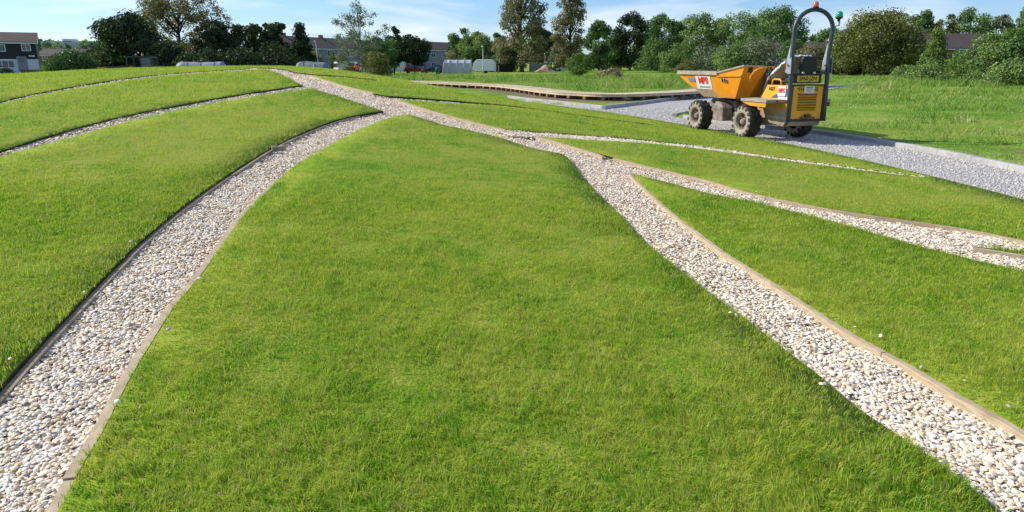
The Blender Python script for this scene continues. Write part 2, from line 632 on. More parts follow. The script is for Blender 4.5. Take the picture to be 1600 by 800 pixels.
# ground sheet to the horizon
geo = np.cumsum(1.2 * 1.35 ** np.arange(1, 21))
gx = np.concatenate([-60 - geo[::-1], np.arange(-60, 2.5, 0.75), np.arange(2.5, 13, 0.2), np.arange(13, 60.1, 1.0), 61 + geo])
gy = np.concatenate([-8 - geo[::-1][8:], np.arange(-8, 42, 0.3), np.arange(42, 80, 1.0), 81 + geo])
XX, YY = np.meshgrid(gx, gy)
ZZ = ground_z(XX, YY)
nx, ny = len(gx), len(gy)
idx = np.arange(nx * ny).reshape(ny, nx)
faces = np.stack([idx[:-1, :-1], idx[:-1, 1:], idx[1:, 1:], idx[1:, :-1]], -1).reshape(-1, 4)
go = mesh_np('ground', np.stack([XX.ravel(), YY.ravel(), ZZ.ravel()], 1), faces, 'ground', smooth_=True)
dbw = seg_dist(BW, XX, YY)
k1d = seg_dist(K1, XX, YY)
soil = 0.17 + 0.55 * sstep(2.6, 0.4, dbw) * (YY > 24) + 0.30 * sstep(2.0, 0.5, np.abs(k1d - 1.1)) * (XX > 5.5) * (YY < 24) * (0.5 + 0.5 * np.sin(YY * 1.1 + 1))
a = go.data.attributes.new('soil', 'FLOAT', 'POINT')
a.data.foreach_set('value', soil.ravel().astype(np.float32))
tag(go, 'rough green grass field stretching away behind the mound', kind='structure')


def cdt_mesh(outline_list, pts, keep):
    V, Ed = [], []
    for loop in outline_list:
        o = len(V)
        V += [Vector((float(q[0]), float(q[1]))) for q in loop]
        Ed += [(o + i, o + (i + 1) % len(loop)) for i in range(len(loop))]
    V += [Vector((float(q[0]), float(q[1]))) for q in pts]
    vs, es, fs = delaunay_2d_cdt(V, Ed, [], 0, 1e-4)[:3]
    v = np.array([(q[0], q[1]) for q in vs])
    f = np.array([q for q in fs if len(q) == 3])
    c = v[f].mean(1)
    f = f[keep(c[:, 0], c[:, 1])]
    a_, b_, c_ = v[f[:, 0]], v[f[:, 1]], v[f[:, 2]]
    cr = (b_[:, 0] - a_[:, 0]) * (c_[:, 1] - a_[:, 1]) - (b_[:, 1] - a_[:, 1]) * (c_[:, 0] - a_[:, 0])
    f[cr < 0] = f[cr < 0][:, ::-1]
    return v, f[np.abs(cr) > 1e-7]


# lattice of inner points
lat = []
for y in np.arange(-6, 47, 0.5):
    for x in np.arange(-36, 7, 0.5):
        lat.append((x + random.uniform(-.1, .1), y + random.uniform(-.1, .1)))
lat = np.array(lat)
inm = pip(MOUND_POLY, lat[:, 0], lat[:, 1]) & (seg_dist(MOUND_POLY, lat[:, 0], lat[:, 1], True) > 0.2)
lat = lat[inm]
far_from = np.ones(len(lat), bool)
for P in PATHS:
    far_from &= seg_dist(P, lat[:, 0], lat[:, 1], True) > 0.1


def in_paths(x, y):
    r = np.zeros(x.shape, bool)
    for P in PATHS:
        r |= pip(P, x, y)
    return r & ~pip(WEDGE, x, y)


TURF_UP = 0.055
v, f = cdt_mesh([MOUND_POLY] + PATHS + [WEDGE], lat[far_from], lambda x, y: pip(MOUND_POLY, x, y) & ~in_paths(x, y))
# connected pieces of turf
par = list(range(len(v)))


def find(i):
    while par[i] != i:
        par[i] = par[par[i]]
        i = par[i]
    return i


for t in f:
    r0 = find(t[0])
    for q in t[1:]:
        par[find(q)] = r0
roots = np.array([find(t[0]) for t in f])
pieces = sorted(set(roots.tolist()), key=lambda r: -(roots == r).sum())
for r in pieces:
    ff = f[roots == r]
    if len(ff) < 6:
        continue
    use, inv = np.unique(ff, return_inverse=True)
    ff = inv.reshape(-1, 3)
    vv = v[use]
    z = mound(vv[:, 0], vv[:, 1])
    me_v = [(x, y, q + TURF_UP) for (x, y), q in zip(vv, z)]
    n0 = len(me_v)
    ed = {}
    for t in ff:
        for i in range(3):
            e = (int(t[i]), int(t[(i + 1) % 3]))
            ed[e] = True
    bd = [e for e in ed if (e[1], e[0]) not in ed]
    me_v += [(x, y, q - 0.1) for (x, y), q in zip(vv, z)]
    fs = [tuple(map(int, t)) for t in ff] + [(e[1], e[0], e[0] + n0, e[1] + n0) for e in bd]
    b = MB()
    b.v, b.f, b.mi = me_v, fs, [0] * len(ff) + [1] * len(bd)
    o = b.build('lawn', ['turf', 'turf_edge'])
    o.data.polygons.foreach_set('use_smooth', [True] * len(ff) + [False] * len(bd))
    tag(o, 'mown turf panel of the green mound between the shell paths', kind='structure')

# bed of the shell paths
v, f = cdt_mesh([MOUND_POLY], lat, lambda x, y: pip(MOUND_POLY, x, y))
z = mound(v[:, 0], v[:, 1]) - 0.008
o = mesh_np('path', np.column_stack([v, z]), f, 'shell_bed', smooth_=True)
tag(o, 'sandy bed of the crushed shell paths on the mound', kind='structure')

# ------------------------------------------------------------------ timber edging
def edging(poly, lab, mat, side, w=0.05, top=0.052, seg=2.4):
    """boards set on edge just inside the path; side = +1 shifts left of travel"""
    P = np.asarray(poly)
    d = np.gradient(P, axis=0)
    d /= np.linalg.norm(d, axis=1)[:, None] + 1e-9
    n = np.column_stack([-d[:, 1], d[:, 0]]) * side
    b = MB()
    L = np.concatenate([[0], np.cumsum(np.linalg.norm(np.diff(P, axis=0), axis=1))])
    i0 = 0
    k = 0
    while i0 < len(P) - 1:
        i1 = int(np.searchsorted(L, L[i0] + seg))
        i1 = min(max(i1, i0 + 1), len(P) - 1)
        jz = random.uniform(-.006, .006)
        jo = random.uniform(-.004, .006)
        ring = []
        for i in range(i0, i1 + 1):
            q = P[i].copy()
            if i == i1 and i1 < len(P) - 1:
                q = q - d[i] * 0.006
            a0, a1 = q + n[i] * jo, q + n[i] * (jo + w)
            h = float(mound(q[0], q[1]))
            if side < 0:
                a0, a1 = a1, a0
            ring.append([(a0[0], a0[1], h - .08), (a1[0], a1[1], h - .08), (a1[0], a1[1], h + top + jz), (a0[0], a0[1], h + top + jz)])
        vs = [q for r_ in ring for q in r_]
        m_ = len(ring)
        fs = [(3, 2, 1, 0), tuple((m_ - 1) * 4 + q for q in (0, 1, 2, 3))]
        for i in range(m_ - 1):
            for k2 in range(4):
                fs.append((i * 4 + k2, i * 4 + (k2 + 1) % 4, (i + 1) * 4 + (k2 + 1) % 4, (i + 1) * 4 + k2))
        b.add(vs, fs)
        i0 = i1
    o = b.build('timber_edging', mat)
    return tag(o, lab, 'timber edging')


def sub(key, pa, pb):
    """stretch of an edge between two pixels"""
    P = E[key]
    ia = np.argmin(np.linalg.norm(P - on_mound(*pa), axis=1))
    ib = np.argmin(np.linalg.norm(P - on_mound(*pb), axis=1))
    return P[min(ia, ib):max(ia, ib) + 1]


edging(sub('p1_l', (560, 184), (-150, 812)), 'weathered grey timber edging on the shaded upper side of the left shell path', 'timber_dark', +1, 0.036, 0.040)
edging(sub('p1_r', (440, 286), (70, 870)), 'pale timber edging between the left shell path and the large central lawn', 'timber', -1, 0.042, 0.052)
edging(sub('main_up', (987, 280), (1800, 830)), 'long pale timber edging on the right side of the wide right hand shell path', 'timber', -1, 0.034, 0.056)
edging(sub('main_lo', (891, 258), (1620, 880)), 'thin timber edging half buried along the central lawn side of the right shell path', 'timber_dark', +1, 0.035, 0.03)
edging(sub('main_up', (487, 121), (587, 150)), 'short sunlit timber edging near the top of the mound path', 'timber', -1, 0.08, 0.06)
edging(sub('main_up', (620, 160), (785, 207)), 'straight sunlit timber edging along the middle of the ridge path', 'timber', -1, 0.07, 0.06)
edging(sub('main_up', (842, 219), (945, 251)), 'timber edging between the two right hand branches where they fork', 'timber', -1, 0.045, 0.056)
edging(sub('b5_up', (965, 254), (1750, 420)), 'long timber edging along the upper side of the middle right branch path', 'timber', -1, 0.032, 0.056)
edging(wedge_b, 'timber edging below the small grass wedge inside the right branch path', 'timber', -1, 0.045, 0.05)
edging(sub('b4_lo', (892, 222), (1440, 283)), 'buff timber edging of the narrow upper right branch path', 'timber', +1, 0.03, 0.03)
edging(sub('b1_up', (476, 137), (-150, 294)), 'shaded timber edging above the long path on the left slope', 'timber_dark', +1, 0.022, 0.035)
tk = on_mound(436, 238)
b = MB().box((0, 0, 0.045), (0.17, 0.07, 0.05), rz=0.5)
o = b.build('timber_offcut', 'timber_dark', bevel=0.004)
o.location = (tk[0], tk[1], float(mound(tk[0], tk[1])) + 0.01)
tag(o, 'small timber offcut lying on the shells beside the left path edging', 'timber offcut')


# ------------------------------------------------------------------ grass blades on the mound
def value_noise(x, y, s, seed=0):
    g = np.random.default_rng(seed).random((256, 256))
    u, w_ = x / s, y / s
    i, j = np.floor(u).astype(int), np.floor(w_).astype(int)
    a_, b_ = u - i, w_ - j
    a_, b_ = a_ * a_ * (3 - 2 * a_), b_ * b_ * (3 - 2 * b_)
    i, j = i % 256, j % 256
    i2, j2 = (i + 1) % 256, (j + 1) % 256
    return (g[i, j] * (1 - a_) + g[i2, j] * a_) * (1 - b_) + (g[i, j2] * (1 - a_) + g[i2, j2] * a_) * b_


def sample_view(n, d0, d1, power, half=0.80, pad=2.3):
    """points in the field of view, density falling as d**-power"""
    dd = np.linspace(d0, d1, 4000)
    w_ = dd ** (-power) * 2 * (half * dd + pad)
    cdf = np.cumsum(w_)
    cdf /= cdf[-1]
    d = np.interp(rng.random(n), cdf, dd)
    x = (rng.random(n) * 2 - 1) * (half * d + pad)
    return x, d


def blades(x, y, z, h, w_, lean, bent):
    n = len(x)
    th = rng.random(n) * 2 * PI
    fx, fy = np.cos(th), np.sin(th)
    ph = (value_noise(x, y, 0.16, 31) * 2.2 + value_noise(x, y, 0.06, 32)) * 2 * PI + rng.standard_normal(n) * .7
    lx, ly = np.cos(ph) * lean, np.sin(ph) * lean
    base = np.stack([x, y, z], 1)
    side = np.stack([fx, fy, np.zeros(n)], 1) * (w_ / 2)[:, None]
    tip = base + np.stack([lx * h, ly * h, h * np.sqrt(np.maximum(0.1, 1 - 0.6 * lean ** 2))], 1)
    if bent:
        mid = base + np.stack([lx * h * .28, ly * h * .28, h * .6], 1)
        V = np.stack([base - side, base + side, mid + side * .8, mid - side * .8, tip], 1).reshape(-1, 3)
        k = np.arange(n)[:, None] * 5
        Fc = np.concatenate([k + [0, 1, 2], k + [0, 2, 3], k + [3, 2, 4]], 1).reshape(-1, 3)
        return V, Fc, 5
    V = np.stack([base - side, base + side, tip], 1).reshape(-1, 3)
    Fc = np.arange(n * 3).reshape(-1, 3)
    return V, Fc, 3


VV, FF, RR = [], [], []
off = 0
for (n, d0, d1, pw, bent) in ((980_000, 1.7, 8.0, 0.75, True), (860_000, 6.0, 36, 1.35, False)):
    x, y = sample_view(n, d0, d1, pw)
    ok = look(mound_mask, x, y) & ~look(path_mask, x, y)
    x, y = x[ok], y[ok]
    d = np.hypot(x, y)
    fade = sstep(8.0, 6.0, y) if bent else sstep(6.0, 8.0, y)
    kf = rng.random(len(x)) < fade
    x, y, d = x[kf], y[kf], d[kf]
    z = mound(x, y) + TURF_UP - 0.006
    pat = value_noise(x, y, 0.55, 1) * 0.35 + value_noise(x, y, 0.17, 2) * 0.35 + value_noise(x, y, 0.07, 4) * 0.3
    thin = value_noise(x + 50, y, 0.33, 3)
    keep = rng.random(len(x)) < np.clip(0.1 + 1.9 * thin, 0.3, 1) ** np.clip(7 / np.maximum(d, 1), .3, 1)
    x, y, z, d, pat = x[keep], y[keep], z[keep], d[keep], pat[keep]
    h = (0.014 + 0.044 * pat ** 1.2) * (0.7 + 0.6 * rng.random(len(x)))
    tall = rng.random(len(x)) > 0.985
    h[tall] *= 1.5
    w_ = 0.0031 * np.maximum(1, (d / 5.0)) ** 0.95 * (0.7 + 0.6 * rng.random(len(x)))
    h = h * np.maximum(1, d / 8) ** 0.4
    lean = 0.2 + 0.9 * rng.random(len(x))
    V, Fc, k = blades(x, y, z, h, w_, lean, bent)
    VV.append(V)
    FF.append(Fc + off)
    off += len(V)
    RR.append(np.repeat(rng.random(len(x)), k))
o = mesh_np('grass', np.vstack(VV), np.vstack(FF), 'grass', rnd=np.concatenate(RR))
tag(o, 'short mown bright green grass blades covering the turf of the mound', kind='stuff')

# ------------------------------------------------------------------ cockle shells
def shells_mesh(name, x, y, z, size, tilt, mat, lab):
    n = len(x)
    a6 = np.arange(6) * PI / 3
    tp = [np.array([[0, 0, 0.42]])]
    for r, hh in ((0.62, 0.30), (1.0, 0.0)):
        tp.append(np.stack([np.cos(a6) * r * 0.5 * 2, np.sin(a6) * r * 0.42 * 2, np.full(6, hh)], 1))
    tp = np.vstack(tp) * 0.5
    fc = []
    for i in range(6):
        j = (i + 1) % 6
        fc += [(0, 1 + i, 1 + j), (1 + i, 7 + i, 7 + j), (1 + i, 7 + j, 1 + j)]
    fc = np.array(fc)
    az = rng.random(n) * 2 * PI
    tl = tilt * rng.standard_normal(n)
    tl = np.where(rng.random(n) < 0.2, PI + tl * 0.7, tl)
    tz = rng.random(n) * 2 * PI
    ca, sa, ct, st, cz, sz = np.cos(az), np.sin(az), np.cos(tl), np.sin(tl), np.cos(tz), np.sin(tz)
    O = np.zeros(n)
    I = np.ones(n)
    Rz = np.array([[ca, -sa, O], [sa, ca, O], [O, O, I]]).transpose(2, 0, 1)
    Rx = np.array([[I, O, O], [O, ct, -st], [O, st, ct]]).transpose(2, 0, 1)
    R2 = np.array([[cz, -sz, O], [sz, cz, O], [O, O, I]]).transpose(2, 0, 1)
    Rm = R2 @ Rx @ Rz
    V = np.einsum('nij,kj->nki', Rm, tp) * size[:, None, None] + np.stack([x, y, z], 1)[:, None, :]
    m_ = len(tp)
    Fc = (np.arange(n)[:, None, None] * m_ + fc[None]).reshape(-1, 3)
    rn = np.repeat(rng.random(n), m_)
    o = mesh_np(name, V.reshape(-1, 3), Fc, mat, rnd=rn, smooth_=True)
    return tag(o, lab, kind='stuff')


xs, ys_, zs, ss = [], [], [], []
for (n, d0, d1, pw) in ((640_000, 1.7, 8, 0.9), (400_000, 8, 34, 1.3)):
    x, y = sample_view(n, d0, d1, pw)
    ok = look(path_mask, x, y)
    x, y = x[ok], y[ok]
    d = np.hypot(x, y)
    size = (0.012 + 0.021 * rng.random(len(x)) ** 1.4) * np.maximum(1, d / 7) ** 0.55
    xs.append(x), ys_.append(y), ss.append(size)
    lump = value_noise(x, y, 0.13, 5) * 0.016 + value_noise(x, y, 0.4, 6) * 0.014
    thinp = pip(PATHS[2], x, y) + .6 * pip(PATHS[6], x, y) + .3 * pip(PATHS[5], x, y)
    zs.append(mound(x, y) - 0.006 + 0.03 * thinp + lump + rng.random(len(x)) * 0.014)
q0, q1 = PATHS[2].min(0), PATHS[2].max(0)
x, y = q0[0] + rng.random(150_000) * (q1[0] - q0[0]), q0[1] + rng.random(150_000) * (q1[1] - q0[1])
ok = pip(PATHS[2], x, y)
x, y = x[ok], y[ok]
xs.append(x), ys_.append(y), ss.append(0.024 + 0.02 * rng.random(len(x))), zs.append(mound(x, y) + 0.02 + 0.02 * rng.random(len(x)))
x, y = sample_view(5000, 2, 14, 0.8)
ok = look(mound_mask, x, y) & ~look(path_mask, x, y)
near = np.zeros(len(x), bool)
for ddx, ddy in ((.12, 0), (-.12, 0), (0, .12), (0, -.12)):
    near |= look(path_mask, x + ddx, y + ddy)
ok &= (near & (rng.random(len(x)) < 0.22))
x, y = x[ok], y[ok]
xs.append(x), ys_.append(y), ss.append(0.018 + 0.014 * rng.random(len(x))), zs.append(mound(x, y) + TURF_UP + 0.022)
x, y, z, size = map(np.concatenate, (xs, ys_, zs, ss))
shells_mesh('shells', x, y, z, size, 0.42, 'shell', 'loose white and tan cockle shells filling the paths')

# ------------------------------------------------------------------ road, gravel, kerbs
lr = []
bb0, bb1 = ROAD.min(0), ROAD.max(0)
v, f = cdt_mesh([ROAD], np.zeros((0, 2)), lambda x, y: pip(ROAD, x, y))
o = mesh_np('road', np.column_stack([v, np.full(len(v), 0.012)]), f, 'road')
tag(o, 'grey crushed stone track curving past the mound', kind='structure')

x, y = sample_view(200_000, 6.5, 26, 1.2)
ok = (x > 2) & pip(ROAD, x, y)
x, y = x[ok], y[ok]
d = np.hypot(x, y)
oc = np.array([(1, 0, 0), (-.8, .3, 0), (.1, 1, 0), (-.2, -1, .1), (0, .1, .8), (0, 0, -.7)])
ofc = np.array([(0, 2, 4), (2, 1, 4), (1, 3, 4), (3, 0, 4), (2, 0, 5), (1, 2, 5), (3, 1, 5), (0, 3, 5)])
n = len(x)
th = rng.random(n) * 2 * PI
sz = (0.006 + 0.012 * rng.random(n) ** 2.5) * np.maximum(1, d / 9) ** 0.7
ca, sa = np.cos(th), np.sin(th)
loc = oc[None] * sz[:, None, None] * (0.7 + 0.6 * rng.random((n, 6, 1)))
V = np.stack([loc[..., 0] * ca[:, None] - loc[..., 1] * sa[:, None] + x[:, None], loc[..., 0] * sa[:, None] + loc[..., 1] * ca[:, None] + y[:, None],
              loc[..., 2] + 0.014], -1)
Fc = (np.arange(n)[:, None, None] * 6 + ofc[None]).reshape(-1, 3)
o = mesh_np('gravel', V.reshape(-1, 3), Fc, 'stone', rnd=np.repeat(rng.random(n), 6))
tag(o, 'loose grey stone chippings on the track', kind='stuff')


def kerb(P, lab, out, w=0.13, z1=0.105):
    P = np.asarray(P)
    L = np.concatenate([[0], np.cumsum(np.linalg.norm(np.diff(P, axis=0), axis=1))])
    s = np.arange(0, L[-1], 0.915)
    Q = np.column_stack([np.interp(s, L, P[:, 0]), np.interp(s, L, P[:, 1])])
    b = MB()
    for a_, c_ in zip(Q[:-1], Q[1:]):
        d_ = (c_ - a_) / np.linalg.norm(c_ - a_)
        n_ = np.array([-d_[1], d_[0]]) * out
        a2, c2 = a_ + d_ * 0.004, c_ - d_ * 0.004
        j = random.uniform(-.004, .004)
        q = [a2, c2, c2 + n_ * w, a2 + n_ * w]
        t_ = [a2 + n_ * .012, c2 + n_ * .012, c2 + n_ * (w - .012), a2 + n_ * (w - .012)]
        if out < 0:
            q, t_ = q[::-1], t_[::-1]
        zz = z1 + j
        vs = [(p[0], p[1], -.1) for p in q] + [(p[0], p[1], zz - .012) for p in q] + [(p[0], p[1], zz) for p in t_]
        fs = [(3, 2, 1, 0), (8, 9, 10, 11)] + [(i + o_, (i + 1) % 4 + o_, (i + 1) % 4 + 4 + o_, i + 4 + o_) for o_ in (0, 4) for i in range(4)]
        b.add(vs, fs)
    o = b.build('kerb', 'kerb')
    return tag(o, lab, kind='structure')


kerb(K1, 'pale concrete kerb between the track and the rough grass on the right', -1)
kerb(K1b, 'concrete kerb of the far track behind the dumper', -1)
kerb(K2a, 'sunlit concrete kerb running behind the mound', +1, z1=0.13)
kerb(K2b, 'dark shaded concrete kerb below the boardwalk', +1, z1=0.14)

# ------------------------------------------------------------------ boardwalk
bw = empty('boardwalk', (BW[0][0], BW[0][1], 0), 0, 'long low new timber boardwalk winding across the grass behind the mound', 'boardwalk')
O_ = np.array([BW[0][0], BW[0][1]])
d = np.gradient(BW, axis=0)
d /= np.linalg.norm(d, axis=1)[:, None]
nrm = np.column_stack([-d[:, 1], d[:, 0]])
wid = 1.25
dk, fa, fb, jo, po = MB(), MB(), MB(), MB(), []
top = 0.36
Lw = np.concatenate([[0], np.cumsum(np.linalg.norm(np.diff(BW, axis=0), axis=1))])
s = np.arange(0, Lw[-1] - .2, 0.15)
for i, q in enumerate(s):
    p = np.array([np.interp(q, Lw, BW[:, 0]), np.interp(q, Lw, BW[:, 1])]) - O_
    k = min(np.searchsorted(Lw, q), len(BW) - 1)
    n_, t_ = nrm[k], d[k]
    c_ = p + n_ * wid / 2
    dk.box((c_[0], c_[1], top - .016 + random.uniform(-.003, .003)), (0.143, wid, .032), rz=math.atan2(t_[1], t_[0]))
for i in range(len(BW) - 1):
    a_, c_ = BW[i] - O_, BW[i + 1] - O_
    for mb_, o_, n0, n1 in ((fa, 0.02, nrm[i], nrm[i + 1]), (fb, wid - .06, nrm[i], nrm[i + 1])):
        q0, q1, q2, q3 = a_ + n0 * o_, c_ + n1 * o_, c_ + n1 * (o_ + .045), a_ + n0 * (o_ + .045)
        mb_.hexa([(*q0, top - .12), (*q1, top - .12), (*q2, top - .12), (*q3, top - .12), (*q0, top - .034), (*q1, top - .034), (*q2, top - .034), (*q3, top - .034)])
dk.build('deck', 'deck', bw)
fa.build('edge_beam', 'deck', bw)
fb.build('edge_beam', 'deck', bw)
for q in np.arange(0.5, Lw[-1] - .3, 1.0):
    p = np.array([np.interp(q, Lw, BW[:, 0]), np.interp(q, Lw, BW[:, 1])]) - O_
    k = min(np.searchsorted(Lw, q), len(BW) - 1)
    n_, t_ = nrm[k], d[k]
    a_, c_ = p - n_ * .03, p + n_ * (wid + .03)
    MB().bar((*a_, top - .18), (*c_, top - .18), .16, .115).build('cross_beam', 'deck_dark', bw)
    for o_ in (.12, wid - .12):
        e_ = p + n_ * o_
        b = MB().box((e_[0], e_[1], 0.05), (.12, .12, .30), rz=math.atan2(t_[1], t_[0]))
        b.build('post', 'deck_dark', bw)

# ------------------------------------------------------------------ rough grass off the mound
x, y = sample_view(420_000, 8, 95, 0.85)
ok = ~look(mound_mask, x, y) & ~pip(ROAD, x, y) & (seg_dist(BW, x, y) > 0.5)
ok &= ~((x < 3) & (y < 40))
x, y = x[ok], y[ok]
kd = np.minimum(seg_dist(K1, x, y), np.minimum(seg_dist(K1b, x, y), np.minimum(seg_dist(K2b, x, y), seg_dist(K2a, x, y))))
ok = kd > 0.2
x, y, kd = x[ok], y[ok], kd[ok]
d = np.hypot(x, y)
pat = value_noise(x, y, 2.4, 21) * .55 + value_noise(x, y, .8, 22) * .45
bwd = seg_dist(BW, x, y)
keep = rng.random(len(x)) < np.clip((pat - .2) * 2.2, 0.05, 1) * np.clip(bwd / 2.5, 0.2, 1) * np.clip(.25 + kd * .5, 0, 1)
x, y, d, pat, kd, bwd = x[keep], y[keep], d[keep], pat[keep], kd[keep], bwd[keep]
z = ground_z(x, y) - 0.01
h = (0.04 + 0.33 * np.clip(pat - .3, 0, 1) ** 1.2) * (0.6 + .8 * rng.random(len(x))) * np.clip(.5 + kd * .3, 0, 1.3)
h *= np.clip(bwd / 4, .3, 1)
h *= 1 + 1.6 * (d > 45) * (value_noise(x, y, 6, 25) > .52)
w_ = 0.011 * (d / 12) ** 0.9
V, Fc, k = blades(x, y, z, h, w_, 0.35 + .65 * rng.random(len(x)), False)
M = NT('rough_grass_blades')
s_ = M.math('ADD', M.math('MULTIPLY', M.noise(0.30, 4, .65), .75), M.math('ADD', M.math('MULTIPLY', M.noise(1.7, 2), .35), M.math('MULTIPLY', M.attr('rnd'), .22)))
MAT['rough'] = M.leaf(M.ramp(s_, [(0.50, (0.06, 0.18, 0.012)), (0.60, (0.16, 0.34, 0.025)), (0.70, (0.30, 0.44, 0.055)), (0.82, (0.52, 0.46, 0.17))]), .4, .03)
o = mesh_np('rough_grass', V, Fc, 'rough', rnd=np.repeat(rng.random(len(x)), k))
tag(o, 'longer unmown grass tufts on the verge and the field', kind='stuff')

# ------------------------------------------------------------------ sky and sun
SUN_EL, SUN_AZ = R_(35), R_(-73)          # azimuth from +Y towards +X
sd = Vector((math.sin(SUN_AZ) * math.cos(SUN_EL), math.cos(SUN_AZ) * math.cos(SUN_EL), math.sin(SUN_EL)))
sl = bpy.data.lights.new('sun', 'SUN')
sl.energy = 5.5
sl.angle = R_(0.53)
sl.color = (1.0, 0.94, 0.84)
so = bpy.data.objects.new('sun', sl)
so.rotation_euler = (-sd).to_track_quat('-Z', 'Y').to_euler()
so.location = sd * 60
COL.objects.link(so)

world = bpy.data.worlds.new('World')
scene.world = world
world.use_nodes = True
wt = world.node_tree
wt.nodes.clear()
Lk = wt.links.new
wo = wt.nodes.new('ShaderNodeOutputWorld')
bg = wt.nodes.new('ShaderNodeBackground')
sky = wt.nodes.new('ShaderNodeTexSky')
sky.sky_type = 'NISHITA'
sky.sun_disc = False
sky.sun_elevation = SUN_EL
sky.sun_rotation = SUN_AZ
sky.altitude = 20
sky.air_density = 1.0
sky.dust_density = 0.3
sky.ozone_density = 3.0
tc = wt.nodes.new('ShaderNodeTexCoord')
mp = wt.nodes.new('ShaderNodeMapping')
mp.inputs['Scale'].default_value = (3.2, 3.2, 22)
mp.inputs['Location'].default_value = (3.7, 1.1, 0.55)
nz = wt.nodes.new('ShaderNodeTexNoise')
nz.inputs['Scale'].default_value = 1.0
nz.inputs['Detail'].default_value = 6
nz.inputs['Roughness'].default_value = 0.52
nz.inputs['Distortion'].default_value = 0.4
cr = wt.nodes.new('ShaderNodeValToRGB')
cr.color_ramp.elements[0].position = 0.485
cr.color_ramp.elements[0].color = (0, 0, 0, 1)
cr.color_ramp.elements[1].position = 0.73
cr.color_ramp.elements[1].color = (.85, .85, .85, 1)
tint = wt.nodes.new('ShaderNodeMix')
tint.data_type = 'RGBA'
tint.blend_type = 'MULTIPLY'
tint.inputs[0].default_value = 1.0
tint.inputs[7].default_value = (0.84, 1.04, 1.42, 1)
mx = wt.nodes.new('ShaderNodeMix')
mx.data_type = 'RGBA'
mx.inputs[7].default_value = (9.6, 9.9, 10.2, 1)
bg.inputs[1].default_value = 0.115
Lk(tc.outputs['Generated'], mp.inputs[0])
Lk(mp.outputs[0], nz.inputs['Vector'])
Lk(nz.outputs['Fac'], cr.inputs[0])
Lk(sky.outputs[0], tint.inputs[6])
Lk(tint.outputs[2], mx.inputs[6])
Lk(cr.outputs[0], mx.inputs[0])
Lk(mx.outputs[2], bg.inputs[0])
Lk(bg.outputs[0], wo.inputs[0])

scene.view_settings.view_transform = 'Standard'
scene.view_settings.look = 'None'
scene.view_settings.exposure = 0
scene.view_settings.gamma = 1
scene.cycles.max_bounces = 6
scene.cycles.transparent_max_bounces = 8
# ------------------------------------------------------------------ trees
MAT['lf_dark'] = foliage('leaf_dark', (0.0113, 0.0255, 0.0085), (0.0369, 0.0709, 0.0184), (0.1064, 0.1489, 0.0425), .25)  # backlit shade of the left trees is put into this darker green
MAT['lf_deep'] = foliage('leaf_deep', (0.0290, 0.0761, 0.0181), (0.1087, 0.2085, 0.0435), (0.2627, 0.3896, 0.0997), .3)
MAT['lf_mid'] = foliage('leaf_mid', (0.0486, 0.1054, 0.0227), (0.1782, 0.2834, 0.0616), (0.3726, 0.4860, 0.1458), .3)
MAT['lf_olive'] = foliage('leaf_olive', (0.044, 0.066, 0.011), (0.160, 0.185, 0.034), (0.31, 0.31, 0.085), .3)
MAT['lf_brown'] = foliage('leaf_brown', (0.070, 0.076, 0.024), (0.215, 0.210, 0.080), (0.42, 0.38, 0.17), .4)
MAT['lf_bright'] = foliage('leaf_bright', (0.05, 0.10, 0.012), (0.14, 0.24, 0.035), (0.30, 0.38, 0.09), .4)
MAT['lf_yellow'] = foliage('leaf_yellow', (0.0600, 0.0850, 0.0120), (0.1800, 0.2050, 0.0400), (0.3300, 0.3100, 0.0900), .4)
MAT['lf_grey'] = foliage('leaf_grey', (0.0575, 0.0862, 0.0403), (0.1869, 0.2372, 0.1150), (0.3737, 0.4169, 0.2444), .3)
MAT['lf_straw'] = foliage('leaf_straw', (0.1600, 0.1200, 0.0600), (0.3400, 0.2700, 0.1400), (0.5000, 0.4100, 0.2400), .3)


def envelope(kind, t):
    """crown half width (0..1) at crown height t (0..1)"""
    t = np.asarray(t, float)
    if kind == 'round':
        return np.sqrt(np.clip(1 - (2 * t - .92) ** 2 / 1.18, 0.03, 1))
    if kind == 'full':
        return np.sqrt(np.clip(1 - (np.maximum(t - .42, 0) / .62) ** 2, 0.03, 1)) * (0.8 + .2 * np.minimum(1, t * 3))
    if kind == 'dome':
        return np.sqrt(np.clip(1 - t ** 2.2, 0.02, 1)) * (0.86 + .14 * np.minimum(1, t * 4))
    if kind == 'tall':
        return np.clip(1.12 * np.sin(PI * np.clip(t * .86 + .16, 0, 1)) ** .75, .1, 1)
    if kind == 'poplar':
        return np.clip(np.where(t < .38, .85 + .4 * t, 1.0 - .62 * (t - .38)), .12, 1)
    if kind == 'cone':
        return np.clip(1.02 - t, 0.03, 1) ** .85
    return np.ones_like(t)


def leaf_cards(P, N, size, asp=0.62):
    """one quad per leaf spray at P facing N"""
    n = len(P)
    N = N / (np.linalg.norm(N, axis=1)[:, None] + 1e-9)
    r = rng.standard_normal((n, 3))
    A = np.cross(N, r)
    A /= np.linalg.norm(A, axis=1)[:, None] + 1e-9
    B_ = np.cross(N, A)
    s = size[:, None] * .5
    A, B_ = A * s, B_ * s * asp
    bend = N * s * .35
    V = np.stack([P - A, P - B_ + bend, P + A, P + B_ + bend], 1).reshape(-1, 3)
    return V, np.arange(n * 4).reshape(-1, 4)


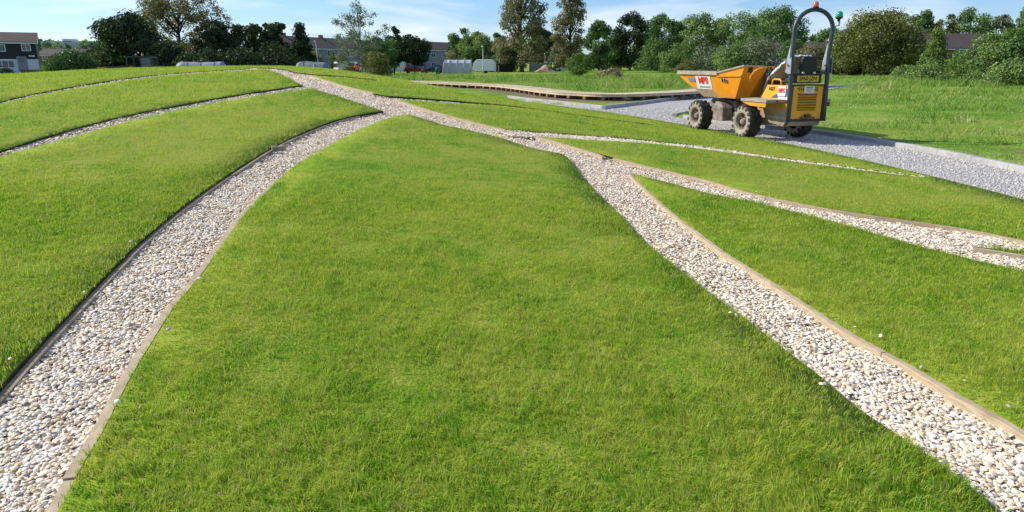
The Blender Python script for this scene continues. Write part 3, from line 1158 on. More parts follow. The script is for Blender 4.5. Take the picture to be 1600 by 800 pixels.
def tree(label, px, top, w_px, Y, kind, mat, base_px=None, low=0.12, n=3600, leaf=0.34, clumps=60, cr=0.17, bark='bark', cat='tree', name='tree',
         group=None, hollow=0.42, limbs=9, depth=1.0, trunk_r=None, lean=0.0, flat_up=0.35):
    """crown of leaf sprays in clumps on tapered limbs"""
    sparse = hollow <= .2
    if kind in ('round', 'tall') and low <= .1:
        kind = 'full'
    n = int(n * (3.3 if not sparse else 2.3))
    leaf *= 1.12 if not sparse else 1.15
    cr *= 1.22 if not sparse else 1.1
    pt = W(px, top, Y)
    gz = float(ground_z(np.array([pt[0]]), np.array([Y]))[0])
    bx = W(base_px if base_px is not None else px, 110, Y)[0]
    cx = W(px, (top + 100) / 2, Y)[0]
    H = pt[2] - gz
    half = w_px / 2 * Y * CP / F * 1.04
    root = empty(name, (bx, Y, gz), 0, label, cat, group)
    z0 = H * low
    seed = int(px * 7 + top * 13 + Y)
    g = np.random.default_rng(abs(seed))
    ox = cx - bx
    # clump centres
    t = g.random(clumps * 3)
    wd = envelope(kind, t)
    t = t[g.random(len(t)) < wd / wd.max() + .15][:clumps]
    wd = envelope(kind, t)
    k = len(t)
    ang = g.random(k) * 2 * PI
    rad = (hollow + (1 - hollow) * np.sqrt(g.random(k)))
    rr = np.clip(wd - cr * .6, .05, 1) * rad
    C = np.stack([ox + np.cos(ang) * rr * half, np.sin(ang) * rr * half * depth, z0 + t * (H - z0) * .97], 1)
    C += g.standard_normal((k, 3)) * half * .05
    sizes = half * cr * (0.6 + .8 * g.random(k)) * (1.0 if kind not in ('cone',) else .8)
    C[:, 2] = z0 + (C[:, 2] - z0) * np.clip((H - z0 - sizes * .45) / (H - z0), .25, 1)
    # leaves
    per = g.multinomial(n, sizes ** 2 / (sizes ** 2).sum())
    ci = np.repeat(np.arange(k), per)
    u = g.standard_normal((n, 3))
    u /= np.linalg.norm(u, axis=1)[:, None]
    rad = g.random(n) ** .45
    sc_ = np.stack([np.ones(n), np.ones(n), np.full(n, .72)], 1)
    P = C[ci] + u * rad[:, None] * sizes[ci][:, None] * sc_ * 1.5
    stray = g.random(n) < .07
    P[stray] += g.standard_normal((stray.sum(), 3)) * half * .07
    P[:, 2] = np.maximum(P[:, 2], 0.05)
    N = u + g.standard_normal((n, 3)) * .55 + np.array([0, 0, flat_up])
    sz = leaf * (0.55 + .8 * g.random(n))
    V, Fc = leaf_cards(P, N, sz)
    tone = g.random(k)
    mesh_np('crown', V, Fc, mat, root, rnd=np.repeat(np.clip(tone[ci] * .55 + g.random(n) * .45, 0, 1), 4))
    # trunk and limbs
    tr = trunk_r or max(.05, H * .017)
    b = MB()
    topz = z0 + (H - z0) * (.8 if kind in ('poplar', 'cone', 'tall') else .5)
    mid = (ox * .4 + g.normal() * half * .04, g.normal() * half * .04, topz * .5)
    b.tube([(0, 0, -.1), (0, 0, H * .02), mid, (ox * .9, 0, topz)], [tr * 1.5, tr * 1.1, tr * .75, tr * .2], 7)
    for i in np.argsort(-sizes)[:limbs]:
        c_ = C[i]
        f_ = np.clip(c_[2] / topz * .62, .15, .85)
        s0 = np.array([mid[0] * f_ * 2 if f_ < .5 else mid[0] + (ox * .9 - mid[0]) * (f_ - .5) * 2, mid[1] * (1 - abs(f_ - .5) * 2), topz * f_])
        m_ = s0 * .45 + c_ * .55 + np.array([0, 0, -.02 * H])
        b.tube([s0, m_, c_], [tr * .48, tr * .3, tr * .1], 5)
    b.build('trunk', bark, root, smooth_=True)
    return root


def bush(label, px, top, w_px, Y, mat, n=1500, leaf=.2, **kw):
    kw.setdefault('hollow', .42)
    kw.setdefault('kind', 'dome')
    kw.setdefault('low', 0.0)
    kw.setdefault('clumps', 34)
    kw.setdefault('cr', .26)
    kw.setdefault('limbs', 5)
    kw.setdefault('cat', 'bush')
    kw.setdefault('name', 'bush')
    kw.setdefault('trunk_r', .05)
    return tree(label, px, top, w_px, Y, mat=mat, n=n, leaf=leaf, **kw)


# left skyline
MAT['lf_laurel'] = foliage('leaf_laurel', (0.018, 0.052, 0.009), (0.058, 0.140, 0.020), (0.14, 0.25, 0.05), .3, .05)
bush('glossy dark green laurel bush at the far left beside the dark clad house', 113, 75, 74, 72, 'lf_laurel', n=2600, leaf=.24, flat_up=.5, clumps=46, cr=.2)
tree('round dark leafy tree right of the laurel bush, above the parked machine', 197, 21, 100, 86, 'round', 'lf_dark', low=.05, n=5200, leaf=.34, clumps=90, hollow=.35)
tree('tall thin brownish tree rising behind the round dark tree on the left', 285, -45, 134, 98, 'tall', 'lf_brown', low=.22, n=8000, leaf=.26, clumps=120, cr=.12, hollow=.2, limbs=26, flat_up=.1)
tree('squat dusky brown tree right below the tall thin brownish tree', 334, 31, 62, 96, 'round', 'lf_dark', low=.08, n=2600, leaf=.34, clumps=50)
tree('dark broad tree between the dusky brown tree and the pines', 386, 33, 66, 102, 'round', 'lf_dark', low=.05, n=3000, leaf=.36, clumps=55)
tree('narrow dark tree just left of the spreading pine', 430, 31, 46, 104, 'tall', 'lf_dark', low=.06, n=2400, leaf=.32, clumps=50)
tree('spreading dark pine at the left end of the long terrace roof', 470, 36, 50, 108, 'cone', 'lf_dark', low=.12, n=2000, leaf=.34, clumps=60, cr=.2, hollow=.3)
bush('dark bush below the tall thin tree, left of the pale sheeted stack', 262, 66, 64, 84, 'lf_dark', n=1700, leaf=.32)
bush('dark bush directly behind the pale sheeted stack', 312, 70, 64, 82, 'lf_dark', n=1700, leaf=.3)
bush('dark bush right of the pale sheeted stack, near the top of the shell path', 372, 72, 74, 84, 'lf_dark', n=1900, leaf=.3)
bush('dark bush left of the grey ridge tent', 432, 70, 66, 88, 'lf_dark', n=1800, leaf=.3)
bush('low brownish bush between the dark trees and the slim lamp post', 484, 77, 34, 118, 'lf_brown', n=900, leaf=.26)
tree('slender pale birch with thin airy crown in front of the terrace', 560, 0, 92, 104, 'tall', 'lf_grey', base_px=566, low=.16, n=2300, leaf=.2, clumps=90, cr=.1, hollow=.15, limbs=34, bark='bark_pale', flat_up=.1, trunk_r=.16)
tree('dark leafy tree right of the birch, behind the yellow green sapling', 596, 57, 62, 108, 'round', 'lf_deep', low=.2, n=2400, leaf=.3, clumps=50)
tree('narrow taller dark tree between the birch and the spreading dark tree', 616, 33, 30, 112, 'tall', 'lf_dark', low=.2, n=1500, leaf=.28, clumps=36)
tree('spreading dark tree over the white caravan left of the red car', 648, 54, 56, 109, 'round', 'lf_dark', low=.3, n=2400, leaf=.3, clumps=50)
bush('yellow green bushy sapling where the mound meets the worksite', 590, 84, 44, 88, 'lf_yellow', n=1500, leaf=.19, kind='tall', clumps=40, cr=.24)
bush('small yellow green bush beside the rear of the white van', 547, 100, 26, 92, 'lf_yellow', n=500, leaf=.16)
tree('narrow clipped conifer next to the slim lamp post', 501, 81, 11, 132, 'cone', 'lf_mid', low=0, n=600, leaf=.2, clumps=24, cr=.4, cat='conifer', name='conifer')
tree('brighter clipped conifer right of the narrow one', 519, 77, 14, 131, 'cone', 'lf_bright', low=0, n=700, leaf=.2, clumps=26, cr=.4, cat='conifer', name='conifer')
bush('brown thin bush right of the clipped conifers', 534, 82, 26, 136, 'lf_brown', n=600, leaf=.25)

# middle
tree('dark round tree behind the right end of the terrace', 722, 42, 48, 160, 'round', 'lf_deep', low=.15, n=2200, leaf=.42, clumps=46)
tree('mid green tree over the white polytunnel', 746, 48, 58, 148, 'round', 'lf_mid', low=.25, n=2400, leaf=.38, clumps=48)
tree('small green tree left of the big brown poplar', 779, 50, 30, 156, 'round', 'lf_deep', low=.05, n=1300, leaf=.4, clumps=34)
bush('greyish brown bush behind the polytunnel', 709, 76, 34, 146, 'lf_brown', n=800, leaf=.3)
bush('reddish brown bush between the lamp post and the big poplar', 769, 71, 24, 144, 'lf_brown', n=800, leaf=.3)
tree('big brown leaved poplar with dark trunk in the middle of the skyline', 815, -45, 86, 138, 'poplar', 'lf_brown', low=.1, n=6500, leaf=.34, clumps=150, cr=.13, hollow=.2, limbs=34, trunk_r=.42)
tree('dark tree filling the gap right of the big brown poplar', 847, 42, 40, 168, 'round', 'lf_dark', low=.05, n=1700, leaf=.42, clumps=36)
bush('dark green bush around the foot of the big brown poplar', 790, 75, 40, 141, 'lf_deep', n=1200, leaf=.34)
tree('slimmer brown poplar right of the big one', 891, -45, 54, 148, 'poplar', 'lf_brown', low=.06, n=5000, leaf=.34, clumps=110, cr=.17, hollow=.2, limbs=30)
bush('grey green bush at the foot of the slimmer poplar', 872, 68, 32, 152, 'lf_grey', n=900, leaf=.34)
tree('small bright green sapling alone in the meadow', 905, 81, 37, 73, 'round', 'lf_bright', low=.22, n=620, leaf=.17, clumps=40, cr=.17, hollow=.3, trunk_r=.07, cat='sapling', name='sapling')
tree('dark green tree right of the slimmer poplar', 936, 28, 50, 172, 'round', 'lf_deep', low=.04, n=3000, leaf=.42, clumps=60)
tree('dark leaning tree right of the meadow sapling', 984, 19, 56, 176, 'tall', 'lf_dark', low=.06, n=3200, leaf=.42, clumps=64, hollow=.4)
tree('broad tree with gaps behind the left end of the mesh fence', 1040, 19, 74, 172, 'round', 'lf_deep', low=.1, n=3600, leaf=.42, clumps=64, cr=.14, hollow=.35, limbs=14)
bush('mid green lower tree in front of the broad gappy tree', 1022, 58, 46, 160, 'lf_deep', n=1500, leaf=.38)
tree('tree with an orange tinged top left of the dumper', 1092, 20, 66, 165, 'round', 'lf_mid', low=.05, n=3200, leaf=.42, clumps=60)
tree('light green topped tree above the dumper skip', 1150, 16, 78, 160, 'round', 'lf_mid', low=.05, n=3600, leaf=.4, clumps=66)
tree('tall dark tree left of the dumper roll bar', 1214, 6, 88, 150, 'round', 'lf_deep', low=.04, n=4600, leaf=.4, clumps=74)
bush('bright bushy shrub above the front lip of the dumper skip', 1058, 66, 46, 128, 'lf_mid', n=1500, leaf=.32)
bush('grey green shrub behind the middle of the dumper skip', 1108, 62, 60, 124, 'lf_grey', n=1900, leaf=.32)
bush('light olive shrub behind the rear of the dumper skip', 1150, 58, 60, 118, 'lf_mid', n=2000, leaf=.3)
bush('grey leaved shrub behind the dumper steering wheel', 1194, 52, 66, 116, 'lf_grey', n=2000, leaf=.3)
bush('green shrub seen left of the dumper roll bar', 1234, 56, 50, 112, 'lf_deep', n=1700, leaf=.3)
bush('brown thorny hedge bush seen through the dumper roll bar', 1272, 72, 66, 100, 'lf_brown', n=1900, leaf=.28)
bush('clipped round yellow green bush left of the dumper skip', 1073, 93, 27, 112, 'lf_yellow', n=1100, leaf=.17, hollow=.8)
bush('dry pale brown grass clump in the meadow right of the sapling', 954, 109, 36, 76, 'lf_straw', n=700, leaf=.24, cat='grass clump', name='grass_clump', flat_up=.9)

# trees filling the row behind
tree('dark tree standing behind the gap left of the meadow fence', 962, 46, 44, 188, 'full', 'lf_deep', low=.02, n=1700, leaf=.44, clumps=40)
tree('mid green tree behind the gap over the mesh fence', 1010, 44, 48, 190, 'full', 'lf_mid', low=.02, n=1700, leaf=.44, clumps=40)
tree('green tree in the back row between the gappy tree and the orange tinged tree', 1070, 38, 52, 186, 'full', 'lf_mid', low=.02, n=1900, leaf=.44, clumps=40)
tree('olive tree in the back row left of the light topped tree', 1122, 30, 50, 182, 'full', 'lf_olive', low=.02, n=1900, leaf=.44, clumps=40)
tree('green tree in the back row left of the tall dark tree', 1182, 26, 54, 176, 'full', 'lf_mid', low=.02, n=2000, leaf=.44, clumps=40)
tree('green tree in the back row behind the roll bar', 1252, 46, 50, 170, 'full', 'lf_deep', low=.02, n=1700, leaf=.42, clumps=40)

# right
tree('dark tree seen behind the right leg of the dumper roll bar', 1304, 38, 62, 135, 'round', 'lf_deep', low=.05, n=2800, leaf=.36, clumps=56)
tree('large olive green willow right of the dumper', 1369, 13, 134, 93, 'dome', 'lf_olive', low=.12, n=8500, leaf=.27, clumps=130, cr=.14, hollow=.6, trunk_r=.25)
tree('dark tree behind the willow, left most of the row over the brown roof', 1436, 15, 52, 140, 'round', 'lf_deep', low=.1, n=2200, leaf=.38, clumps=46)
tree('olive tinged tree in the row over the brown roof', 1474, 20, 50, 138, 'round', 'lf_olive', low=.1, n=2200, leaf=.38, clumps=46)
tree('broad crowned tree in the row over the brown roof', 1518, 11, 68, 134, 'round', 'lf_deep', low=.1, n=2800, leaf=.38, clumps=54)
tree('thin pale tree in the row over the brown roof', 1560, 20, 46, 136, 'round', 'lf_grey', low=.1, n=1500, leaf=.34, clumps=46, cr=.13, hollow=.25)
tree('tree cut by the right edge of the photo', 1606, 9, 60, 100, 'round', 'lf_mid', low=.05, n=2800, leaf=.3, clumps=54)
tree('light feathery larch in front of the brick gable', 1464, 42, 58, 80, 'cone', 'lf_bright', low=.0, n=2600, leaf=.2, clumps=80, cr=.2, hollow=.25)
tree('big leafy green bush covering the right end of the brown roof', 1548, 54, 96, 70, 'dome', 'lf_mid', low=.02, n=4200, leaf=.22, clumps=70, cr=.18, cat='bush', name='bush')
tree('leafy green bush at the right edge in front of the cut off tree', 1604, 40, 70, 66, 'dome', 'lf_deep', low=.0, n=3000, leaf=.22, clumps=56, cr=.2, cat='bush', name='bush')
bush('low olive shrub at the right foot of the willow', 1418, 102, 40, 72, 'lf_mid', n=600, leaf=.18)
bush('low leafy shrub under the feathery larch', 1450, 98, 56, 58, 'lf_mid', n=1400, leaf=.16, clumps=30)
bush('low olive shrub between the larch and the big bush', 1500, 92, 44, 62, 'lf_bright', n=700, leaf=.17)
bush('brownish brambles at the right edge of the grass', 1584, 92, 60, 50, 'lf_mid', n=1200, leaf=.15)
bush('small leafy shrub nearest the track on the right side of the field', 1532, 112, 56, 49, 'lf_mid', n=800, leaf=.13)

# far wood on the horizon: one mass nobody could count
n = 26000
x = rng.random(n) * 900 - 450
y = 262 + 40 * rng.random(n) + 10 * np.sin(x * .05)
hh = 7 + 3.5 * np.sin(x * .11) * np.sin(x * .043 + 1) + 2.0 * np.sin(x * .37)
z = hh * rng.random(n) ** .6
u = rng.standard_normal((n, 3)) + np.array([0, -.6, .5])
V, Fc = leaf_cards(np.stack([x, y, z], 1), u, 1.5 + 1.8 * rng.random(n))
o = mesh_np('woods', V, Fc, 'lf_deep', rnd=np.repeat(rng.random(n), 4))
tag(o, 'dark far off wood along the horizon', kind='stuff')

# ------------------------------------------------------------------ buildings
MAT['roof_brown'] = two('brown_roof_tiles', (0.062, 0.047, 0.041), (0.105, 0.082, 0.072), 2.2, .9, .4, stretch=(1, 1, 5))
MAT['clad_dark'] = two('dark_cladding', (0.012, 0.013, 0.018), (0.024, 0.025, 0.032), 3, .6, stretch=(1, 1, 12))
MAT['wall_white'] = two('white_wall', (0.60, 0.63, 0.68), (0.74, 0.76, 0.80), 1.5, .8)
MAT['wall_render'] = two('grey_render', (0.22, 0.24, 0.28), (0.33, 0.35, 0.39), 1.2, .85)
MAT['wall_beige'] = two('beige_concrete', (0.50, 0.48, 0.43), (0.62, 0.59, 0.53), .5, .85)
MAT['brick'] = two('red_brick', (0.20, 0.085, 0.05), (0.34, 0.16, 0.095), 6, .9)
MAT['trim'] = two('white_trim', (0.70, 0.71, 0.73), (0.80, 0.80, 0.81), 3, .5)
M = NT('window_glass')
MAT['glass'] = M.surf(M.ramp(M.noise(.8, 2), [(.35, (.03, .04, .05)), (.65, (.10, .13, .17))]), .08, spec=.6)
MAT['grey_metal'] = two('galvanised_metal', (0.30, 0.31, 0.33), (0.45, 0.46, 0.48), 6, .5, metal=.6)
MAT['dark_wood'] = two('dark_fence_wood', (0.018, 0.014, 0.010), (0.05, 0.04, 0.03), 4, .9)


def window(root, x, z, w, h, y=-.02, parent_mat='trim', mullions=1):
    """frame set proud of a wall in the plane y = const facing -y, with its pane"""
    fr = MB()
    t = .09
    for (cx, cz, sw, sh) in ((0, h / 2 - t / 2, w, t), (0, -h / 2 + t / 2, w, t)):
        fr.box((x + cx, y - .03, z + cz), (sw, .08, sh))
    for cx in (-w / 2 + t / 2, w / 2 - t / 2):
        fr.box((x + cx, y - .03, z), (t, .08, h - 2 * t))
    for i in range(mullions):
        fr.box((x - w / 2 + w * (i + 1) / (mullions + 1), y - .028, z), (t * .8, .07, h - 2 * t))
    fo = fr.build('window', parent_mat, root)
    MB().box((x, y - .012, z), (w - 2 * t, .02, h - 2 * t)).build('pane', 'glass', fo)
    return fo


def gable_house(label, p0, p1, depth, eave, ridge, wall_mat, roof_mat='roof_brown', name='house', cat='house', over=.3, end_brick=None):
    """long wall from p0 to p1 (plan), depth behind it; local frame x along the wall, -y the viewer's side"""
    p0, p1 = np.asarray(p0), np.asarray(p1)
    L = float(np.linalg.norm(p1 - p0))
    rz = math.atan2(p1[1] - p0[1], p1[0] - p0[0])
    root = empty(name, (p0[0], p0[1], 0.0), rz, label, cat)
    b = MB()
    hy = depth / 2
    prof = [(0, 0), (depth, 0), (depth, eave), (hy, ridge - .12), (0, eave)]
    b.extrude(prof, (0, 0, 0), (0, 1, 0), (0, 0, 1), (L, 0, 0))
    b.build('wall', wall_mat, root)
    r = MB()
    sl = (ridge - eave) / hy
    for s in (0, 1):
        y0, y1 = (-over, hy) if s == 0 else (depth + over, hy)
        z0 = eave - over * sl
        a = [(-over, y0, z0 + .02), (L + over, y0, z0 + .02), (L + over, y1, ridge + .02), (-over, y1, ridge + .02)]
        if s:
            a = a[::-1]
        r.hexa(a + [(q[0], q[1], q[2] + .13) for q in a])
    ro = r.build('roof', roof_mat, root)
    MB().bar((-over, -over - .02, eave - over * sl - .03), (L + over, -over - .02, eave - over * sl - .03), .06, .16).build('gutter', 'trim', root)
    return root, L, ro


# dark clad house at far left, long wall parallel to the picture
Yh = 104.0
xa, xb = W(-75, 100, Yh)[0], W(61, 100, Yh)[0]
_c, _s = math.cos(.55), math.sin(.55)
root, L, ro = gable_house('two storey house with dark cladded upper floor and white ground floor', (xb - (xb - xa) * _c, Yh - (xb - xa) * _s), (xb, Yh), 7, W(30, 66, Yh)[2], W(30, 53, Yh + 4)[2], 'clad_dark')
zf = W(30, 92, Yh)[2]
MB().box((L / 2, -.08, zf / 2 - .1), (L - .02, .16, zf + .1)).build('ground_floor_wall', 'wall_white', root)


def lx(px):
    return W(px, 100, Yh)[0] - xa


def lz(py):
    return W(30, py, Yh)[2]


window(root, (lx(-6) + lx(22)) / 2, (lz(70) + lz(81)) / 2, lx(22) - lx(-6), lz(70) - lz(81), mullions=2)
window(root, (lx(42) + lx(54)) / 2, (lz(69) + lz(80)) / 2, lx(54) - lx(42), lz(69) - lz(80), mullions=1)
window(root, (lx(-2) + lx(30)) / 2, (lz(94) + lz(106)) / 2, lx(30) - lx(-2), lz(94) - lz(106), y=-.17, mullions=3)
window(root, (lx(-60) + lx(-25)) / 2, (lz(70) + lz(81)) / 2, 3, lz(70) - lz(81), mullions=2)
d_ = MB().box((lx(40), -.19, lz(111) + 1.0), (1.2, .06, 2.1)).build('door', 'wall_render', root)
MB().box((lx(40), -.23, lz(111) + 1.55), (.7, .03, .7)).build('pane', 'glass', d_)
MB().box((lx(53.5), -.03, lz(87.5)), (.75, .05, .18)).build('nameplate', 'trim', root)
MB().box((lx(37), 2.0, W(37, 62, Yh + 2)[2] + .1), (.4, .4, .35)).build('roof_vent', 'clad_dark', root)
for sx in (L + .26,):
    MB().bar((sx + .06, -.3, lz(66) - .1), (sx + .06, 4, W(30, 53, Yh + 4)[2] + .1), .08, .22).build('verge_board', 'trim', root)
b = MB()
xw0, xw1 = W(34, 115, 100)[0], W(68, 115, 100)[0]
b.box(((xw0 + xw1) / 2, 100, .42), (xw1 - xw0, .22, .7)).box(((xw0 + xw1) / 2, 100, .80), (xw1 - xw0 + .1, .3, .06))
tag(b.build('garden_wall', 'brick'), 'low brick garden wall in front of the dark clad house', 'garden wall')
bush('low dark bush under the front window of the dark clad house', 6, 107, 26, 98, 'lf_dark', n=500, leaf=.16)
bush('small clipped hedge bush at the right corner of the dark clad house', 68, 106, 14, 96, 'lf_mid', n=500, leaf=.14, kind='box', hollow=.7)

# far beige flat roofed block
Yb = 262.0
x0, x1 = W(66, 80, Yb)[0], W(146, 80, Yb)[0]
root = empty('block', ((x0 + x1) / 2, Yb, 0), 0, 'distant beige flat roofed block beyond the houses at far left', 'building')
wd = x1 - x0
b = MB().box((0, 5, 4.6), (wd, 10, 10.2))
b.build('wall', 'wall_beige', root)
sec = MB().box((wd * .06, 2.5, W(100, 66, Yb)[2] - 1.5), (wd * .42, 6, 3.4)).build('upper_storey', 'wall_beige', root)
MB().box((wd * .02, 2, W(100, 63, Yb)[2] - .3), (3.4, 4, 1.6)).build('plant_room', 'wall_white', root)
MB().box((0, -.06, 8.2), (wd * .96, .1, 1.0)).build('window_band', 'glass', root)
MB().tube([(-2.6, 2, 10), (-2.6, 2, W(97, 56, Yb)[2])], .07, 5).tube([(-3.0, 2, 12.4), (-2.2, 2, 12.4)], .04, 4).build('aerial', 'grey_metal', root)
MB().tube([(1.8, 2, 10), (1.8, 2, W(111, 57, Yb)[2])], .06, 5).build('aerial', 'grey_metal', root)

# low brown roofed house behind the laurel
Yl = 150.0
x0, x1 = W(58, 80, Yl)[0], W(128, 80, Yl)[0]
root, L, ro = gable_house('low brown roofed brick house behind the laurel bush', (x0, Yl), (x1, Yl + 2), 8, W(60, 86, Yl)[2], W(60, 77.5, Yl + 4)[2], 'brick')
window(root, 1.3, W(67, 91, Yl)[2], 1.1, 1.0)

# grey terraces
q0, q1 = W(452, 100, 128), W(652, 100, 172)
e0 = 4.55
root, L, ro = gable_house('long grey rendered terrace with brown roof behind the birch', (q0[0], q0[1]), (q1[0], q1[1]), 8, e0, 6.55, 'wall_render', name='terrace', cat='terrace')
for i in range(9):
    window(root, 2.2 + i * (L - 4) / 8.3, 3.6, 2.3, 1.15, mullions=2)
    window(root, 2.6 + i * (L - 4) / 8.3, 1.3, 1.6, 1.2)
    MB().box((4.6 + i * (L - 4) / 8.3, -.05, 1.05), (.95, .06, 2.05)).build('door', 'wall_white', root)
for i in range(4):
    MB().box((4 + i * L / 4.2, 4, 6.75), (.9, .5, .9)).build('chimney', 'brick', ro)
q0, q1 = W(650, 100, 172), W(724, 100, 186)
root, L, ro = gable_house('grey rendered terrace end right of the spreading dark tree', (q0[0], q0[1]), (q1[0], q1[1]), 8, 5.0, 6.9, 'wall_render', name='terrace', cat='terrace')
for i in range(4):
    window(root, 1.9 + i * (L - 3) / 3.4, 3.7, 1.7, 1.0)
    window(root, 1.9 + i * (L - 3) / 3.4, 1.4, 1.7, 1.1)

# brick houses on the right
Yr = 104.0
q0, q1 = W(1438, 100, Yr), W(1585, 100, Yr + 3)
root, L, ro = gable_house('long brown roofed brick house behind the feathery larch and big bush', (q0[0], q0[1]), (q1[0], q1[1]), 9, W(1500, 75, Yr)[2], W(1500, 53, Yr + 4.5)[2], 'brick')
window(root, L * .38, 2.9, 1.0, .9)
window(root, L * .47, 2.9, 1.0, .9)
pc = MB()
pc.hexa([(L * .30, -1.7, 2.05), (L * .56, -1.7, 2.05), (L * .56, 0, 2.75), (L * .30, 0, 2.75), (L * .30, -1.7, 2.16), (L * .56, -1.7, 2.16), (L * .56, 0, 2.86), (L * .30, 0, 2.86)])
pc.build('porch_roof', 'roof_brown', root)
MB().bar((L * .30, -1.72, 2.12), (L * .56, -1.72, 2.12), .05, .14).build('fascia', 'trim', root)
for fx in (.31, .55):
    MB().box((L * fx, -1.6, 1.02), (.12, .12, 2.05)).build('porch_post', 'trim', root)
q0, q1 = W(1446, 100, 99), W(1441, 100, 111)
root, L, ro = gable_house('brick gable ended house between the willow and the larch', (q1[0] - 8, q1[1] - 12), (q1[0] - 8, q1[1]), 8, 3.3, W(1428, 55, 105)[2], 'brick')
root.location = (W(1444, 100, 100)[0], 100, 0)
root.rotation_euler = (0, 0, PI / 2 - .15)
window(root, 3, 2.0, 1.2, 1.1)
q0, q1 = W(1205, 100, 124), W(1302, 100, 122)
root, L, ro = gable_house('brown roofed house hidden behind the bushes at the roll bar', (q0[0], q0[1]), (q1[0], q1[1]), 8, 3.4, W(1290, 68, 127)[2], 'brick')
window(root, L * .8, 2.2, 1.2, 1.1)
q0, q1 = W(1345, 100, 101), W(1400, 100, 101)
root, L, ro = gable_house('low brick outbuilding under the branches of the willow', (q0[0], q0[1]), (q1[0], q1[1]), 4, 1.9, 2.8, 'brick', name='outbuilding', cat='outbuilding')
window(root, L * .66, 1.25, .8, .7)

# ------------------------------------------------------------------ fences, posts
def lamp_post(label, px, top, Y, lean=0.0):
    p = W(px, 110, Y)
    h = W(px, top, Y)[2]
    root = empty('lamp_post', (p[0], Y, 0), 0, label, 'lamp post')
    MB().tube([(0, 0, 0), (0, 0, 1.2), (lean * .3, 0, 1.25), (lean, 0, h)], [.11, .11, .075, .05], 8).build('post', 'post_grey', root, True)
    MB().lathe([(.03, -.02), (.10, .04), (.13, .12), (.10, .22), (.03, .26)], (lean - .12, 0, h), n=10).bar((lean, 0, h - .03), (lean - .2, 0, h + .02), .05, .05).build('lamp_head', 'trim', root)
    return root


MAT['post_grey'] = two('pale_post', (0.42, 0.41, 0.38), (0.58, 0.57, 0.53), 2, .7)
lamp_post('slim leaning lamp post in front of the long terrace', 499, 66, 112, -.25)
lamp_post('lamp post standing right of the white polytunnel', 755, 74, 112)
lamp_post('lamp post right of the big brown poplar', 839, 79, 150)
lamp_post('shorter lamp post nearest the slimmer poplar', 851.5, 85, 155)


def wire_fence(label, px0, px1, Y0, Y1, h, n, wire_mat='grey_metal', cover=None, name='fence'):
    p0, p1 = W(px0, 100, Y0), W(px1, 100, Y1)
    v_ = np.array([p1[0] - p0[0], p1[1] - p0[1]])
    L = np.linalg.norm(v_)
    root = empty(name, (p0[0], p0[1], 0.05), math.atan2(v_[1], v_[0]), label, 'fence')
    for i in range(n + 1):
        MB().tube([(i * L / n, 0, -.1), (i * L / n, 0, h)], .05, 6).build('post', wire_mat, root)
    for i in range(n):
        b = MB()
        x0_, x1_ = i * L / n + .06, (i + 1) * L / n - .06
        if cover:
            b.box(((x0_ + x1_) / 2, .03, h * .5), (x1_ - x0_, .015, h * .92))
        for z_ in np.linspace(.12, h - .06, 8):
            b.bar((x0_, 0, z_), (x1_, 0, z_), .018, .018)
        for x_ in np.arange(x0_ + .2, x1_, .28):
            b.bar((x_, 0.02, .12), (x_, 0.02, h - .06), .014, .014, up=(1, 0, 0))
        b.build('mesh_panel', cover or wire_mat, root)
    return root


MAT['sheet_grey'] = two('grey_sheeting', (0.20, 0.21, 0.23), (0.30, 0.31, 0.33), 2, .8)
wire_fence('dark wire mesh fence along the far side of the meadow', 921, 1012, 176, 170, 1.9, 9, 'dark_wood')
wire_fence('grey sheeted site fence behind the workers in yellow vests', 827, 872, 148, 150, 1.85, 5, 'grey_metal', 'sheet_grey')
wire_fence('wire mesh fence behind the parked van and cars', 520, 700, 118, 124, 1.6, 14, 'dark_wood')
wire_fence('dark fence between the polytunnel lamp post and the big poplar', 766, 800, 134, 138, 1.6, 3, 'dark_wood', 'dark_wood')
p0, p1 = W(1300, 100, 96), W(1446, 100, 97)
root = empty('fence', (p0[0], p0[1], 0), math.atan2(p1[1] - p0[1], p1[0] - p0[0]), 'dark timber board fence under the willow', 'fence')
Lf = p1[0] - p0[0]
for i in range(7):
    MB().box((i * Lf / 6, 0, .75), (.12, .12, 1.6)).build('post', 'timber_dark', root)
for i in range(6):
    b = MB()
    for k in range(11):
        b.box((i * Lf / 6 + .13 + (k + .5) * (Lf / 6 - .2) / 11, -.02 + .02 * (k % 2), .8), ((Lf / 6 - .2) / 11 * .98, .02, 1.45))
    b.build('board_panel', 'dark_wood', root)
for (px, Y, lab) in ((773, 118, 'short pale timber post left of the dark fence'), (779, 119, 'short grey timber post just right of the pale one')):
    p = W(px, 110, Y)
    b = MB().prism([(-.09, -.09), (.09, -.09), (.09, .09), (-.09, .09)], -.1, 1.35)
    b.add([(-.09, -.09, 1.35), (.09, -.09, 1.35), (.09, .09, 1.35), (-.09, .09, 1.35), (0, 0, 1.47)], [(0, 1, 4), (1, 2, 4), (2, 3, 4), (3, 0, 4)])
    o = b.build('post', 'post_grey' if px == 773 else 'timber_dark')
    o.location = (p[0], Y, 0)
    o.name = 'marker_post'
    tag(o, lab, 'post')

# ------------------------------------------------------------------ tents and sheeted stacks
MAT['tarp'] = two('grey_tarp', (0.13, 0.15, 0.19), (0.20, 0.22, 0.27), 1.2, .6, .3)  # dark grey-blue of the side in shadow is put into the colour
MAT['tarp_pale'] = two('pale_tarp', (0.20, 0.22, 0.26), (0.28, 0.30, 0.34), 1.5, .55, .3)
MAT['tunnel'] = two('white_polythene', (0.36, 0.39, 0.43), (0.50, 0.53, 0.56), 1.0, .45, .2)
MAT['white_paint'] = two('white_paint', (0.70, 0.71, 0.72), (0.80, 0.80, 0.80), 2, .4)


